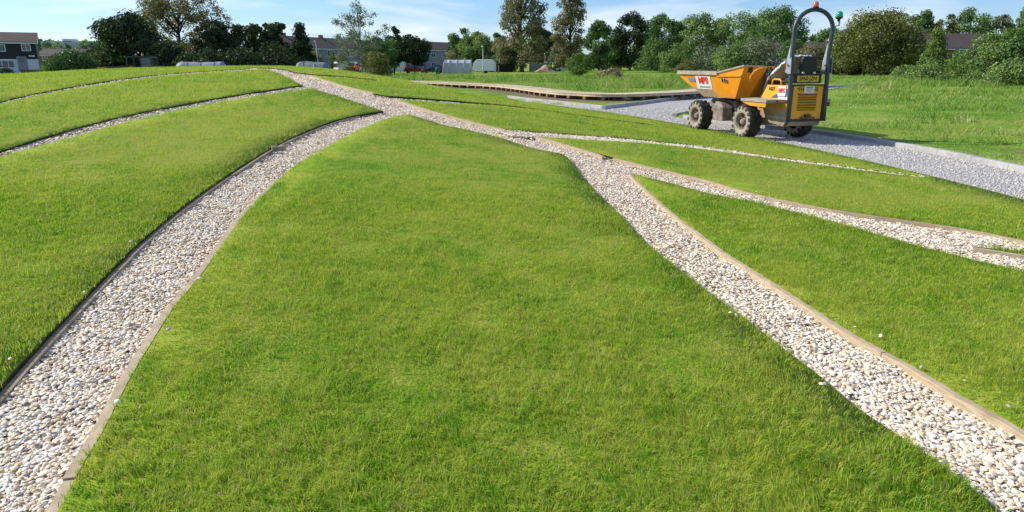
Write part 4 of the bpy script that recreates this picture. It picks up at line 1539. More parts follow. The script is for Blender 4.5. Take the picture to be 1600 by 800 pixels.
def draped(label, px0, px1, top, Y, depth, prof, mat, name, cat, sag=.06):
    """sheet draped over a stack: prof gives relative heights along its length"""
    x0, x1 = W(px0, 105, Y)[0], W(px1, 105, Y)[0]
    h = W((px0 + px1) / 2, top, Y)[2]
    root = empty(name, ((x0 + x1) / 2, Y, 0), 0, label, cat)
    n, m_ = 28, 11
    vs, fs = [], []
    for i in range(n + 1):
        t = i / n
        hh = np.interp(t, [q[0] for q in prof], [q[1] for q in prof]) * h
        for j in range(m_ + 1):
            s = j / m_ * 2 - 1
            z = hh * (1 - abs(s) ** 2.6 * .94)
            z += sag * math.sin(t * 23 + s * 4) * (1 - abs(s)) * .5 + random.uniform(-.02, .02)
            vs.append(((x1 - x0) * (t - .5), s * depth / 2, max(z, 0)))
    for i in range(n):
        for j in range(m_):
            a = i * (m_ + 1) + j
            fs.append((a, a + m_ + 1, a + m_ + 2, a + 1))
    MB().add(vs, fs).build('sheet', mat, root, True)
    b = MB().box((0, 0, .06), ((x1 - x0) * .92, depth * .9, .12))
    b.build('pallet_base', 'timber_dark', root)
    b = MB()
    for k in (.22, .5, .78):
        hh = np.interp(k, [q[0] for q in prof], [q[1] for q in prof]) * h
        pts = [((x1 - x0) * (k - .5), s * (depth / 2 + .02), hh * (1 - abs(s) ** 2.6 * .94) + .03) for s in np.linspace(-1, 1, 9)]
        b.tube(pts, .022, 5)
    b.build('lashing', 'grey_metal', root)
    return root


draped('low stack under a pale grey sheet at the left crest of the mound', 279, 354, 96.5, 72, 2.2, [(0, .92), (.1, 1.0), (.5, .97), (.93, 1.0), (1, .8)], 'tarp_pale', 'sheeted_stack', 'sheeted stack')
draped('grey blue ridge tent shaped tarpaulin at the right of the mound crest', 462, 526, 96.0, 76, 3.0, [(0, .55), (.08, .97), (.2, 1.0), (.75, .93), (1, .12)], 'tarp', 'tarpaulin', 'tarpaulin')

# polytunnel
Yp = 116.0
x0, x1 = W(692, 110, Yp)[0], W(737, 110, Yp)[0]
h = W(715, 93.5, Yp)[2]
root = empty('polytunnel', ((x0 + x1) / 2, Yp, 0), 0, 'white polythene tunnel shelter left of the caravan with green tank', 'polytunnel')
hw = (x1 - x0) / 2
vs, fs = [], []
arch = [(-1.6, 0), (-1.62, .45 * h), (-1.4, .78 * h), (-.8, .96 * h), (0, h), (.8, .96 * h), (1.4, .78 * h), (1.62, .45 * h), (1.6, 0)]
nb = 12
for i in range(nb + 1):
    t = i / nb
    for (y_, z_) in arch:
        sg = .012 * math.cos(t * PI * 8)
        vs.append((-hw + 2 * hw * t + (0.45 * z_ / h if i == 0 else (-.15 * z_ / h if i == nb else 0)), y_ * (1 + sg), z_ * (1 + sg)))
m_ = len(arch)
for i in range(nb):
    for j in range(m_ - 1):
        a = i * m_ + j
        fs.append((a, a + 1, a + m_ + 1, a + m_))
fs += [tuple(range(m_ - 1, -1, -1)), tuple(range(nb * m_, nb * m_ + m_))]
MB().add(vs, fs).build('cover', 'tunnel', root)
for i in range(0, 5):
    t = i / 4
    MB().tube([(-hw + 2 * hw * t + (0.45 * z_ / h if i == 0 else 0), y_ * 1.045, z_ * 1.045) for (y_, z_) in arch], .035, 5).build('hoop', 'grey_metal', root)

# ------------------------------------------------------------------ vehicles
MAT['rubber'] = two('tyre_rubber', (0.018, 0.017, 0.016), (0.04, 0.038, 0.035), 6, .85)
MAT['red_paint'] = two('red_car_paint', (0.28, 0.012, 0.014), (0.34, 0.02, 0.02), 2, .25, coat=.5)
MAT['navy_paint'] = two('dark_car_paint', (0.012, 0.014, 0.022), (0.02, 0.023, 0.034), 2, .25, coat=.5)
MAT['dark_metal'] = two('dark_metal', (0.025, 0.027, 0.03), (0.06, 0.062, 0.066), 5, .5)
MAT['lens_red'] = two('red_lens', (0.4, 0.01, 0.01), (0.5, 0.02, 0.02), 5, .2)
MAT['lens_white'] = two('clear_lens', (0.55, 0.56, 0.58), (0.7, 0.71, 0.72), 5, .15)


def small_wheel(root, x, y, r, w):
    wh = MB().lathe([(r * .25, -w * .52), (r * .3, w * .52)], (x, y, r), 'y', 12).build('wheel', 'dark_metal', root)
    MB().lathe([(r * .62, -w / 2), (r * .93, -w / 2), (r, -w * .3), (r, w * .3), (r * .93, w / 2), (r * .62, w / 2)], (x, y, r), 'y', 18).build('tyre', 'rubber', wh)
    MB().lathe([(r * .2, -w * .46), (r * .6, -w * .44), (r * .6, w * .44), (r * .2, w * .46)], (x, y, r), 'y', 14).build('rim', 'grey_metal', wh)
    return wh


def road_vehicle(label, cat, name, px, Y, rz, paint, side, L, wid, glass, wheels, r=.31, lights=True):
    """side: body outline in x/z; glass: list of window outlines on the flank"""
    p = W(px, 110, Y)
    root = empty(name, (p[0], Y, 0.0), rz, label, cat)
    b = MB()
    n = len(side)
    zt = max(q[1] for q in side)
    rows = []
    for s, sc_ in ((-1, 1), (1, 1)):
        pass
    vs = []
    ks = [(-1, 1.0), (-.86, 1.0), (.86, 1.0), (1, 1.0)]
    for kx, _ in ks:
        for (x_, z_) in side:
            tuck = 1 - .17 * max(0, (z_ - .85) / max(.2, zt - .85)) if z_ > .85 and name == 'car' else 1 - .04 * max(0, z_ - 1)
            inset = 1.0 if abs(kx) < .9 else .965
            cxm = sum(q[0] for q in side) / n
            vs.append((cxm + (x_ - cxm) * inset, kx * wid / 2 * tuck, .5 + (z_ - .5) * (1 if abs(kx) < .9 else .985)))
    fs = []
    for a in range(3):
        for i in range(n):
            j = (i + 1) % n
            fs.append((a * n + i, a * n + j, (a + 1) * n + j, (a + 1) * n + i))
    fs += [tuple(range(n - 1, -1, -1)), tuple(range(3 * n, 4 * n))]
    b.add(vs, fs)
    b.build('body', paint, root)
    for gl in glass:
        for s in (-1, 1):
            zc = [q[1] for q in gl]
            g = MB()
            def yy(z_):
                tuck = 1 - .17 * max(0, (z_ - .85) / max(.2, zt - .85)) if z_ > .85 and name == 'car' else 1 - .04 * max(0, z_ - 1)
                return s * (wid / 2 * tuck + .012)
            q = [(x_, yy(z_), z_) for x_, z_ in gl]
            if s > 0:
                q = q[::-1]
            g.add(q, [tuple(range(len(q)))])
            g.build('window', 'glass', root)
    for x_ in wheels:
        for s in (-1, 1):
            small_wheel(root, x_, s * (wid / 2 - .1), r, .2)
    if lights:
        xs_ = [q[0] for q in side]
        for s in (-1, 1):
            MB().box((min(xs_) + .02, s * wid * .36, .72), (.06, .28, .14)).build('tail_light', 'lens_red', root)
            MB().box((max(xs_) - .04, s * wid * .36, .66), (.08, .3, .13)).build('headlight', 'lens_white', root)
    return root


car_side = [(-2.0, .28), (2.0, .28), (2.05, .55), (1.95, .74), (1.05, .88), (.35, 1.38), (-.3, 1.46), (-1.2, 1.42), (-1.85, 1.0), (-2.02, .9), (-2.05, .5)]
car_glass = [[(.85, .92), (.25, .92), (.25, 1.36), (.32, 1.34)], [(.18, .92), (-.75, .92), (-.75, 1.38), (.18, 1.37)], [(-.82, .92), (-1.6, .95), (-1.2, 1.34), (-.82, 1.37)]]
road_vehicle('red hatchback parked behind the bending worker', 'car', 'car', 649, 124, .12, 'red_paint', car_side, 4, 1.7, car_glass, (-1.25, 1.28))
road_vehicle('dark hatchback parked between the red car and the polytunnel', 'car', 'car', 678, 121, PI + .15, 'navy_paint', car_side, 4, 1.72, car_glass, (-1.25, 1.28))
road_vehicle('small pale car half hidden behind the meadow sapling', 'car', 'car', 884, 150, PI - .1, 'white_paint', car_side, 4, 1.7, car_glass, (-1.25, 1.28))
van_side = [(-2.4, .32), (2.4, .32), (2.45, .7), (2.3, .95), (1.75, 1.1), (1.2, 1.85), (.8, 1.95), (-2.35, 1.95), (-2.42, 1.0)]
van = road_vehicle('white van seen from its rear beside the birch trunk', 'van', 'van', 546, 116, .75, 'white_paint', van_side, 4.8, 1.85,
                   [[(1.6, 1.14), (.55, 1.14), (.55, 1.72), (1.18, 1.72)], [(.4, 1.14), (-.6, 1.14), (-.6, 1.72), (.4, 1.72)]], (-1.5, 1.55), .33)
for s in (-1, 1):
    MB().add([(-2.47, s * .42 - .36, 1.1), (-2.47, s * .42 - .36, 1.7), (-2.45, s * .42 + .36, 1.7), (-2.45, s * .42 + .36, 1.1)], [(0, 1, 2, 3)]).build('rear_window', 'glass', van)


def caravan(label, px, Y, rz, L=4.6):
    p = W(px, 110, Y)
    root = empty('caravan', (p[0], Y, 0), rz, label, 'caravan')
    prof = [(-L / 2, .45), (L / 2 - .3, .45), (L / 2, .95), (L / 2 - .15, 1.7), (L / 2 - .7, 2.35), (-L / 2 + .5, 2.35), (-L / 2 + .05, 1.9), (-L / 2 - .05, 1.0)]
    MB().extrude(prof, (0, -1.05, 0), (1, 0, 0), (0, 0, 1), (0, 2.1, 0)).build('body', 'white_paint', root, bevel=.06)
    for x_ in (-L * .28, L * .2):
        MB().box((x_, -1.065, 1.5), (1.1, .03, .62)).build('window', 'glass', root)
    MB().box((-.1, -1.065, 1.25), (.65, .03, 1.6)).build('door', 'trim', root)
    MB().bar((L / 2, 0, .5), (L / 2 + 1.1, 0, .45), .09, .09).build('drawbar', 'dark_metal', root)
    for s in (-1, 1):
        small_wheel(root, -.1, s * .95, .3, .18)
    return root


caravan('white caravan behind the yellow green sapling', 612, 120, .1, 4.4)
caravan('white caravan right of the polytunnel, standing behind a lamp post', 757, 122, PI - .15, 3.7)

# green tank seen by the polytunnel, sand heap, planks, lost litter
p = W(684, 110, 112)
b = MB().lathe([(.28, 0), (.34, .05), (.36, .5), (.33, .95), (.2, 1.1), (.08, 1.14)], (0, 0, 0), n=14)
MAT['green_plastic'] = two('green_plastic', (0.01, 0.12, 0.075), (0.02, 0.17, 0.10), 3, .5)
o = b.build('water_butt', 'green_plastic', smooth_=True)
o.location = (p[0], 112, 0)
tag(o, 'dark green plastic water butt between the dark car and the polytunnel', 'water butt')
MAT['sand'] = two('sand', (0.46, 0.32, 0.19), (0.58, 0.42, 0.27), 4, .95, .5)
p = W(852, 109, 143)
vs, fs = [(0, 0, 1.45)], []
for r_, z_ in ((.45, 1.2), (1.0, .75), (1.7, .3), (2.3, 0)):
    for k in range(16):
        a = 2 * PI * k / 16
        q = r_ * random.uniform(.9, 1.1)
        vs.append((math.cos(a) * q, math.sin(a) * q * .8, z_ * random.uniform(.9, 1.1)))
for k in range(16):
    fs.append((0, 1 + k, 1 + (k + 1) % 16))
    for i in range(3):
        a, a2 = 1 + i * 16 + k, 1 + i * 16 + (k + 1) % 16
        fs.append((a, a + 16, a2 + 16, a2))
o = MB().add(vs, fs).build('sand_heap', 'sand', smooth_=True)
o.location = (p[0], 143, 0.02)
tag(o, 'small heap of orange sand in front of the grey sheeted fence', 'sand heap')
for (pa, pb, Y, lab) in (((624, 118.5), (633, 113.5), 99, 'pale plank propped up left of the bending worker'), ((640, 119), (650, 112), 99, 'pale plank propped up right of the bending worker')):
    a_, c_ = W(*pa, Y), W(*pb, Y + .4)
    a_[2] = .12
    m_ = (a_ + c_) / 2
    o = MB().bar(a_ - m_, c_ - m_, .22, .06).bar((c_ - m_) * .8 + np.array([0, .1, -.06]), (c_[0] - m_[0], .25, -m_[2] + .05), .06, .06).build('plank', 'tarp_pale')
    o.location = m_
    tag(o, lab, 'plank')
p = flat(1283, 191)
o = MB().lathe([(.05, 0), (.07, .02), (.055, .05), (.02, .062)], (0, 0, 0), n=9).build('litter', 'litter' if 'litter' in MAT else two('litter', (.2, .55, .5), (.3, .7, .64), 5, .5))
o.location = (p[0], p[1], float(ground_z(np.array([p[0]]), np.array([p[1]]))[0]) + .06)
tag(o, 'scrap of turquoise plastic litter in the grass beside the dumper', 'litter')

# ------------------------------------------------------------------ people (far off site workers)
MAT['skin'] = two('skin', (0.42, 0.24, 0.17), (0.5, 0.3, 0.22), 8, .6)
MAT['trouser'] = two('dark_trousers', (0.02, 0.024, 0.036), (0.045, 0.05, 0.065), 6, .85)
MAT['vis_orange'] = two('orange_hi_vis', (0.75, 0.10, 0.015), (0.85, 0.14, 0.03), 4, .6)
MAT['vis_yellow'] = two('yellow_hi_vis', (0.55, 0.65, 0.02), (0.68, 0.75, 0.05), 4, .6)
MAT['helmet'] = two('white_helmet', (0.7, 0.7, 0.68), (0.8, 0.8, 0.78), 4, .35)


def skin_mesh(name, joints, edges, mat, parent, root_i=0):
    me = bpy.data.meshes.new(name)
    me.from_pydata([j[0] for j in joints], edges, [])
    o = bpy.data.objects.new(name, me)
    COL.objects.link(o)
    sk = o.modifiers.new('skin', 'SKIN')
    for i, j in enumerate(joints):
        r_ = j[1]
        me.skin_vertices[0].data[i].radius = (r_, r_) if not isinstance(r_, tuple) else r_
        me.skin_vertices[0].data[i].use_root = i == root_i
    sk.use_smooth_shade = True
    o.modifiers.new('sub', 'SUBSURF').levels = 1
    o.modifiers['sub'].render_levels = 1
    me.materials.append(MAT[mat])
    if parent:
        o.parent = parent
    return o


def person(label, px, Y, rz, vest, bend=0.0):
    """1.75 m figure; bend leans the torso forward (radians)"""
    p = W(px, 110, Y)
    root = empty('person', (p[0], Y, 0.0), rz, label, 'person')
    hip = Vector((-.12 * bend, 0, .92))
    R = Matrix.Rotation(bend, 3, 'Y')

    def tp(x_, y_, z_):
        return tuple(hip + R @ Vector((x_, y_, z_ - .92)))
    J = [(tuple(hip), (.15, .11)), (tp(0, 0, 1.12), (.135, .10)), (tp(0, 0, 1.36), (.165, .11)), (tp(0, 0, 1.49), .062), (tp(.02, 0, 1.58), .085), (tp(.03, 0, 1.68), .095)]
    Ed = [(0, 1), (1, 2), (2, 3), (3, 4), (4, 5)]
    for s in (-1, 1):
        k = len(J)
        fw = .28 * bend
        J += [(tp(0, s * .20, 1.40), .062), (tuple(Vector(tp(0.02 + .05 * bend, s * .26, 1.12))), .047), (tuple(Vector(tp(.12 + fw, s * .22, .90))), .036), (tuple(Vector(tp(.17 + fw, s * .21, .82))), (.05, .025))]
        Ed += [(2, k), (k, k + 1), (k + 1, k + 2), (k + 2, k + 3)]
        k = len(J)
        J += [((hip.x, s * .10, .84), .095), ((.04 + .05 * bend, s * .115, .48), .068), ((-.02, s * .12, .10), .046), ((.13, s * .135, .04), (.05, .035))]
        Ed += [(0, k), (k, k + 1), (k + 1, k + 2), (k + 2, k + 3)]
    body = skin_mesh('body', J, Ed, 'trouser', root)
    MB().lathe([(.02, -.13), (.07, -.10), (.085, -.02), (.088, .05), (.06, .1)], tp(.045, 0, 1.65), n=10).build('face', 'skin', root, True)
    V_ = []
    ring = [(.90, .155, .12), (1.12, .158, .125), (1.34, .185, .13), (1.45, .12, .09)]
    for z_, a_, b_ in ring:
        for k in range(12):
            t = 2 * PI * k / 12
            V_.append(tp(b_ * 1.35 * math.cos(t), a_ * 1.3 * math.sin(t), z_))
    Fs = [(i * 12 + k, i * 12 + (k + 1) % 12, (i + 1) * 12 + (k + 1) % 12, (i + 1) * 12 + k) for i in range(3) for k in range(12)]
    MB().add(V_, Fs).build('vest', vest, root, True)
    for s in (-1, 1):
        MB().tube([tp(0, s * .17, 1.42), tp(0.01, s * .235, 1.28), tp(.03, s * .265, 1.1)], [.10, .09, .075], 8).build('sleeve', vest, root, True)
    MB().lathe([(.125, 0), (.112, .02), (.108, .07), (.075, .125), (.02, .145)], tp(.03, 0, 1.685), n=12).build('helmet', 'helmet', root, True)
    return root


person('worker bending forward in an orange vest and white helmet near the red car', 636, 108, .35, 'vis_orange', .55)
person('worker in a faded orange vest standing low behind the mound left of the sapling', 558, 84, 2.0, 'vis_orange', .25)
person('worker in a yellow vest standing right of the sand heap', 858.5, 141, -1.3, 'vis_yellow', .05)
person('worker in a yellow vest and dark trousers farther right of the sand heap', 864.5, 143, -2.2, 'vis_yellow', .1)

# ------------------------------------------------------------------ second machine behind the crest, far left
MAT['amber'] = two('amber_lens', (0.75, 0.22, 0.01), (0.85, 0.3, 0.02), 6, .2)
MAT['green_lens'] = two('green_lens', (0.0, 0.22, 0.10), (0.01, 0.3, 0.15), 6, .2)
MAT['orange_plain'] = two('orange_machine_paint', (0.50, 0.17, 0.02), (0.6, 0.23, 0.03), 3, .5)
Y2 = 60.0
p = W(222, 105, Y2)
k = Y2 * CP / F
root = empty('cab_dumper', (p[0], Y2, 0), PI, 'dark cabbed site machine with green and orange beacons behind the left crest', 'dumper')
zr = W(222, 88.5, Y2)[2]
ze = W(180, 104.5, Y2)[2]
b = MB()
b.extrude([(-1.15, zr - .1), (-1.05, zr), (.85, zr + .04), (1.0, zr - .05)], (0, -.6, 0), (1, 0, 0), (0, 0, 1), (0, 1.2, 0)).build('cab_roof', 'dark_metal', root)
for x_ in (-1.05, -.2, .9):
    for s in (-1, 1):
        MB().tube([(x_ * 1.12, s * .58, .95), (x_, s * .55, zr - .08)], .045, 6).build('cab_post', 'dark_metal', root)
for s in (-1, 1):
    MB().add([(-1.12, s * .565, 1.05), (-.25, s * .565, 1.05), (-.23, s * .55, zr - .12), (-1.04, s * .55, zr - .12)], [(0, 1, 2, 3) if s < 0 else (3, 2, 1, 0)]).build('side_window', 'glass', root)
MB().box((-.1, 0, .8), (2.4, 1.2, .55)).build('body', 'dark_metal', root, bevel=.05)
MB().box((-.7, 0, 1.15), (.55, .6, .2)).build('engine_cover', 'white_paint', root, bevel=.04)
MB().extrude([(.9, .5), (2.3, .5), (3.3, ze - .05), (3.3, ze + .02), (.95, ze + .1)], (0, -.75, 0), (1, 0, 0), (0, 0, 1), (0, 1.5, 0)).build('skip', 'dark_metal', root)
MB().box((3.0, 0, ze - .07), (.8, 1.54, .1)).build('skip_lip', 'orange_plain', root)
MB().box((.55, .62, ze - .05), (.2, .1, .25)).build('step_bracket', 'orange_plain', root)
for x_, mt in ((.42, 'green_lens'), (-.12, 'amber')):
    MB().lathe([(.09, 0), (.10, .03), (.09, .14), (.05, .2), (.015, .215)], (x_, -.1, zr + .04), n=12).build('beacon', mt, root, True)
for x_ in (-.85, 1.5):
    for s in (-1, 1):
        small_wheel(root, x_, s * .68, .42, .3)
# ------------------------------------------------------------------ the site dumper on the track
def dusty(name, c1, c2, z_lo, z_hi, amount=.8, rough=.45, scale=3.5, front=False):
    M = NT(name)
    f = M.noise(scale, 5, .65)
    base = M.ramp(f, [(.3, c1), (.7, c2)])
    sep = M.n('ShaderNodeSeparateXYZ')
    M.set(sep.inputs[0], M.pos())
    h = M.n('ShaderNodeMapRange')
    M.set(h.inputs[0], sep.outputs[2])
    h.inputs[1].default_value, h.inputs[2].default_value = z_lo, z_hi
    h.inputs[3].default_value, h.inputs[4].default_value = 1.0, 0.0
    n2 = M.noise(7, 6, .72)
    d_ = M.math('ADD', M.math('MULTIPLY', h.outputs[0], .75), M.math('SUBTRACT', n2, .5))
    if front:
        sx = M.n('ShaderNodeSeparateXYZ')
        M.set(sx.inputs[0], M.obj())
        mr = M.n('ShaderNodeMapRange')
        M.set(mr.inputs[0], sx.outputs[0])
        mr.inputs[1].default_value, mr.inputs[2].default_value = 1.25, 1.65
        mz = M.n('ShaderNodeMapRange')
        M.set(mz.inputs[0], sx.outputs[2])
        mz.inputs[1].default_value, mz.inputs[2].default_value = .92, 1.22
        mz.inputs[3].default_value, mz.inputs[4].default_value = .55, 0.0
        d_ = M.math('ADD', d_, M.math('MULTIPLY', mr.outputs[0], mz.outputs[0]))
    d_ = M.ramp(d_, [(.30, 0.0), (.62, float(amount))])
    dust = M.ramp(n2, [(.35, (.19, .155, .115)), (.65, (.36, .31, .24))])
    scr = M.ramp(M.noise(22, 4, .8, stretch=(1, 1, .25)), [(.66, 0.0), (.74, .55)])
    c = M.mix(scr, M.mix(d_, base, dust), (.30, .22, .14))
    return M.surf(c, rough, M.bump(M.math('ADD', n2, M.math('MULTIPLY', M.noise(2.2, 2), 2.0)), .25, .02), spec=.4)


MAT['orange'] = dusty('orange_skip_paint', (.80, .265, .008), (.86, .325, .014), .66, 1.12, .9, front=True)
MAT['yellow_orange'] = dusty('yellow_engine_paint', (.76, .36, .010), (.84, .42, .02), .35, .62, .75)
MAT['frame_orange'] = dusty('frame_paint', (.64, .27, .01), (.72, .33, .02), .5, .95, .9)
MAT['mud'] = two('dried_mud', (.15, .12, .09), (.34, .29, .225), 8, .95, .5)
MAT['mud_pale'] = two('pale_dried_mud', (.26, .225, .175), (.43, .385, .31), 6, .95, .4)
MAT['tread'] = two('muddy_tread_rubber', (.022, .020, .018), (.085, .074, .06), 9, .95, .4)
MAT['rops'] = two('grey_steel_tube', (.032, .038, .047), (.062, .070, .082), 8, .42, spec=.5)
MAT['black'] = two('black_plastic', (.010, .010, .011), (.025, .025, .027), 8, .55)
MAT['panel_dark'] = two('dark_steel', (.02, .021, .023), (.045, .046, .05), 8, .6)
MAT['white_label'] = two('white_sticker', (.66, .66, .67), (.76, .76, .77), 9, .5)
MAT['red_print'] = two('red_print', (.62, .02, .03), (.70, .05, .06), 20, .5)
MAT['black_print'] = two('black_print', (.012, .012, .012), (.03, .03, .03), 20, .5)
MAT['grey_print'] = two('grey_print', (.25, .26, .30), (.38, .39, .42), 20, .5)
MAT['plate_yellow'] = two('plate_yellow', (.68, .42, .01), (.76, .48, .02), 8, .4)
MAT['rust'] = two('rusty_steel', (.13, .055, .025), (.25, .12, .06), 10, .85)
M = NT('orange_beacon')
MAT['beacon_orange'] = M.surf((.85, .13, .01), .12, spec=.6, coat=.6)
M = NT('green_beacon')
MAT['beacon_green'] = M.surf((.0, .36, .13), .12, spec=.6, coat=.6)
M = NT('plastic_film')
fz = M.noise(9, 4, .6)
MAT['film'] = M.surf(M.ramp(fz, [(.3, (.45, .47, .52)), (.7, (.72, .73, .77))]), .25, M.bump(fz, .8, .04), spec=.6)

DX, DY = 5.80, 15.44
DRZ = R_(106)
dump = empty('site_dumper', (DX, DY, 0.012), DRZ, 'orange and yellow site dumper with grey roll bar parked on the stone track', 'dumper')


def text(body, size, origin, ux, uy, mat, parent, name='lettering', ext=.002, bold=0.0, squash=1.0, align='CENTER'):
    cu = bpy.data.curves.new('lettering', 'FONT')
    cu.body = body
    cu.size = size
    cu.extrude = ext
    cu.offset = bold
    cu.align_x = align
    cu.align_y = 'CENTER'
    t = bpy.data.objects.new('lettering', cu)
    COL.objects.link(t)
    bpy.context.view_layer.update()
    me = bpy.data.meshes.new_from_object(t.evaluated_get(bpy.context.evaluated_depsgraph_get()))
    bpy.data.objects.remove(t)
    me.name = name
    me.materials.clear()
    me.materials.append(MAT[mat])
    o = bpy.data.objects.new(name, me)
    COL.objects.link(o)
    ux, uy = Vector(ux).normalized(), Vector(uy).normalized()
    n_ = ux.cross(uy)
    m4 = Matrix((ux * squash, uy, n_)).transposed().to_4x4()
    m4.translation = Vector(origin)
    o.matrix_local = m4
    if parent:
        o.parent = parent
        o.matrix_parent_inverse = Matrix()
        o.matrix_local = m4
    return o


# wheels
def lugged_wheel(x, y, out):
    r, w = .37, .29
    hub = MB()
    hub.lathe([(.05, -.10), (.085, -.06), (.085, .07), (.06, .12), (.03, .135)], (0, 0, 0), 'y', 14)
    for k in range(6):
        a = 2 * PI * k / 6
        hub.lathe([(.014, .05), (.014, .085)], (.12 * math.cos(a), 0, .12 * math.sin(a)), 'y', 6)
    if out < 0:
        hub.v = [(v_[0], -v_[1], v_[2]) for v_ in hub.v]
        hub.f = [f_[::-1] for f_ in hub.f]
    wo_ = hub.build('wheel', 'mud', dump)
    wo_.location = (x, y, r)
    ty = MB()
    ty.lathe([(.185, -w * .42), (.20, -w * .5), (.27, -w * .52), (.325, -w * .47), (.342, -w * .36), (.345, w * .36), (.325, w * .47), (.27, w * .52), (.20, w * .5), (.185, w * .42)],
             (0, 0, 0), 'y', 40, 0, cap=False)
    nl = 15
    for k in range(nl):
        for s in (-1, 1):
            a0 = 2 * PI * (k + (.5 if s > 0 else 0)) / nl
            sec = []
            for t, (yy, da) in enumerate(((.01, .30), (w * .22, .20), (w * .40, .075), (w * .515, .0), (w * .53, -.01))):
                a = a0 + da
                hw_ = .036
                rb = (.330, .332, .330, .306, .272)[t]
                rt = (.366, .370, .366, .345, .290)[t]
                q = []
                for (rr, dd) in ((rb, -hw_), (rb, hw_), (rt, hw_ * .7), (rt, -hw_ * .7)):
                    aa = a + dd / rr
                    q.append((rr * math.cos(aa), s * yy, rr * math.sin(aa)))
                sec.append(q)
            vs = [q for s_ in sec for q in s_]
            fs = [(0, 1, 2, 3), (19, 18, 17, 16)]
            for i in range(4):
                for j in range(4):
                    fs.append((i * 4 + j, (i + 1) * 4 + j, (i + 1) * 4 + (j + 1) % 4, i * 4 + (j + 1) % 4))
            if s < 0:
                fs = [f_[::-1] for f_ in fs]
            ty.add(vs, fs, 1)
    # dusty sidewalls, dark tread
    b2 = ty
    t_ = b2.build('tyre', ['mud_pale', 'tread'], wo_)
    bm = bmesh.new()
    bm.from_mesh(t_.data)
    bmesh.ops.recalc_face_normals(bm, faces=bm.faces)
    for f_ in bm.faces:
        c_ = f_.calc_center_median()
        if abs(c_.y) < w * .42 and math.hypot(c_.x, c_.z) > .3:
            f_.material_index = 1
        f_.smooth = len(f_.verts) == 4 and f_.material_index == 0
    bm.to_mesh(t_.data)
    bm.free()
    rim = MB()
    prof = [(.20, w * .49), (.192, w * .40), (.165, w * .34), (.155, -.01), (.14, -.03), (.06, .0)]
    vs, fs = [], []
    n_ = 28
    for rr, yy in prof:
        for k in range(n_):
            a = 2 * PI * k / n_
            vs.append((rr * math.cos(a), out * yy, rr * math.sin(a)))
    for i in range(len(prof) - 1):
        for k in range(n_):
            q = (i * n_ + k, i * n_ + (k + 1) % n_, (i + 1) * n_ + (k + 1) % n_, (i + 1) * n_ + k)
            fs.append(q if out < 0 else q[::-1])
    rim.add(vs, fs)
    rim.build('rim', 'mud', wo_, False)
    return wo_


for x_ in (0.0, 1.93):
    for s in (-1, 1):
        wq = lugged_wheel(x_, s * (.82 - .15), s)
        wq.rotation_euler = (0, random.uniform(0, 1), 0)

# skip
Sv = {'lip': (2.90, .78, 1.40), 'liplow': (2.84, .755, 1.27), 'kink': (1.14, .775, 1.37), 'c1': (.32, .62, 1.55), 'c1l': (.40, .625, 1.34), 'c2': (.05, .25, 1.53),
      'fb': (1.92, .60, .82), 'fold': (1.46, .60, .83), 'rb': (.65, .57, .83), 'rc': (.63, .25, .83)}
names = list(Sv)
vs = [Sv[k_] for k_ in names] + [(Sv[k_][0], -Sv[k_][1], Sv[k_][2]) for k_ in names]
I_ = {k_: i for i, k_ in enumerate(names)}
nS = len(names)
half = [('lip', 'liplow', 'fb', 'fold', 'kink'), ('kink', 'fold', 'rb', 'c1l'), ('kink', 'c1l', 'c1'), ('c1', 'c1l', 'rb', 'rc', 'c2')]
fs = []
for q in half:
    fs.append(tuple(I_[k_] for k_ in q))
    fs.append(tuple(I_[k_] + nS for k_ in q[::-1]))
A_ = lambda k_: I_[k_]
B_s = lambda k_: I_[k_] + nS
fs += [(A_('c2'), A_('rc'), B_s('rc'), B_s('c2')), (A_('fb'), A_('liplow'), B_s('liplow'), B_s('fb')), (A_('fold'), A_('fb'), B_s('fb'), B_s('fold')),
       (A_('rb'), A_('fold'), B_s('fold'), B_s('rb')), (A_('rc'), A_('rb'), B_s('rb'), B_s('rc'))]
sk = MB().add(vs, fs).build('skip', 'orange', dump)
bm = bmesh.new()
bm.from_mesh(sk.data)
bmesh.ops.recalc_face_normals(bm, faces=bm.faces)
bmesh.ops.triangulate(bm, faces=[f_ for f_ in bm.faces if len(f_.verts) > 3])
bm.to_mesh(sk.data)
bm.free()
so_ = sk.modifiers.new('thick', 'SOLIDIFY')
so_.thickness = .018
so_.offset = -1
for s in (-1, 1):
    b = MB()
    b.bar((2.92, s * .785, 1.385), (1.12, s * .785, 1.385), .05, .085)
    b.bar((1.12, s * .783, 1.40), (.32, s * .632, 1.555), .03, .035)
    b.bar((.32, s * .632, 1.555), (.05, s * .25, 1.535), .03, .03)
    b.build('skip_rim', 'mud_pale' if s > 0 else 'orange', sk)
    MB().bar((1.14, s * .782, 1.315), (.41, s * .64, 1.335), .016, .022).build('seam', 'orange', sk)
    MB().bar((.05, s * .262, 1.52), (.62, s * .262, .84), .02, .03, up=(0, 1, 0)).build('corner_flange', 'yellow_orange', sk)
    MB().tube([(.22, s * .50, 1.20), (.205, s * .54, 1.30), (.12, s * .50, 1.44), (.06, s * .40, 1.50), (.02, s * .30, 1.50)], .016, 7).build('grab_handle', 'yellow_orange', sk, True)
MB().bar((2.92, .8, 1.385), (2.92, -.8, 1.385), .05, .08).build('skip_lip', 'mud_pale', sk)
MB().box((1.3, 0, .845), (1.1, 1.0, .015)).build('load_residue', 'mud', sk)

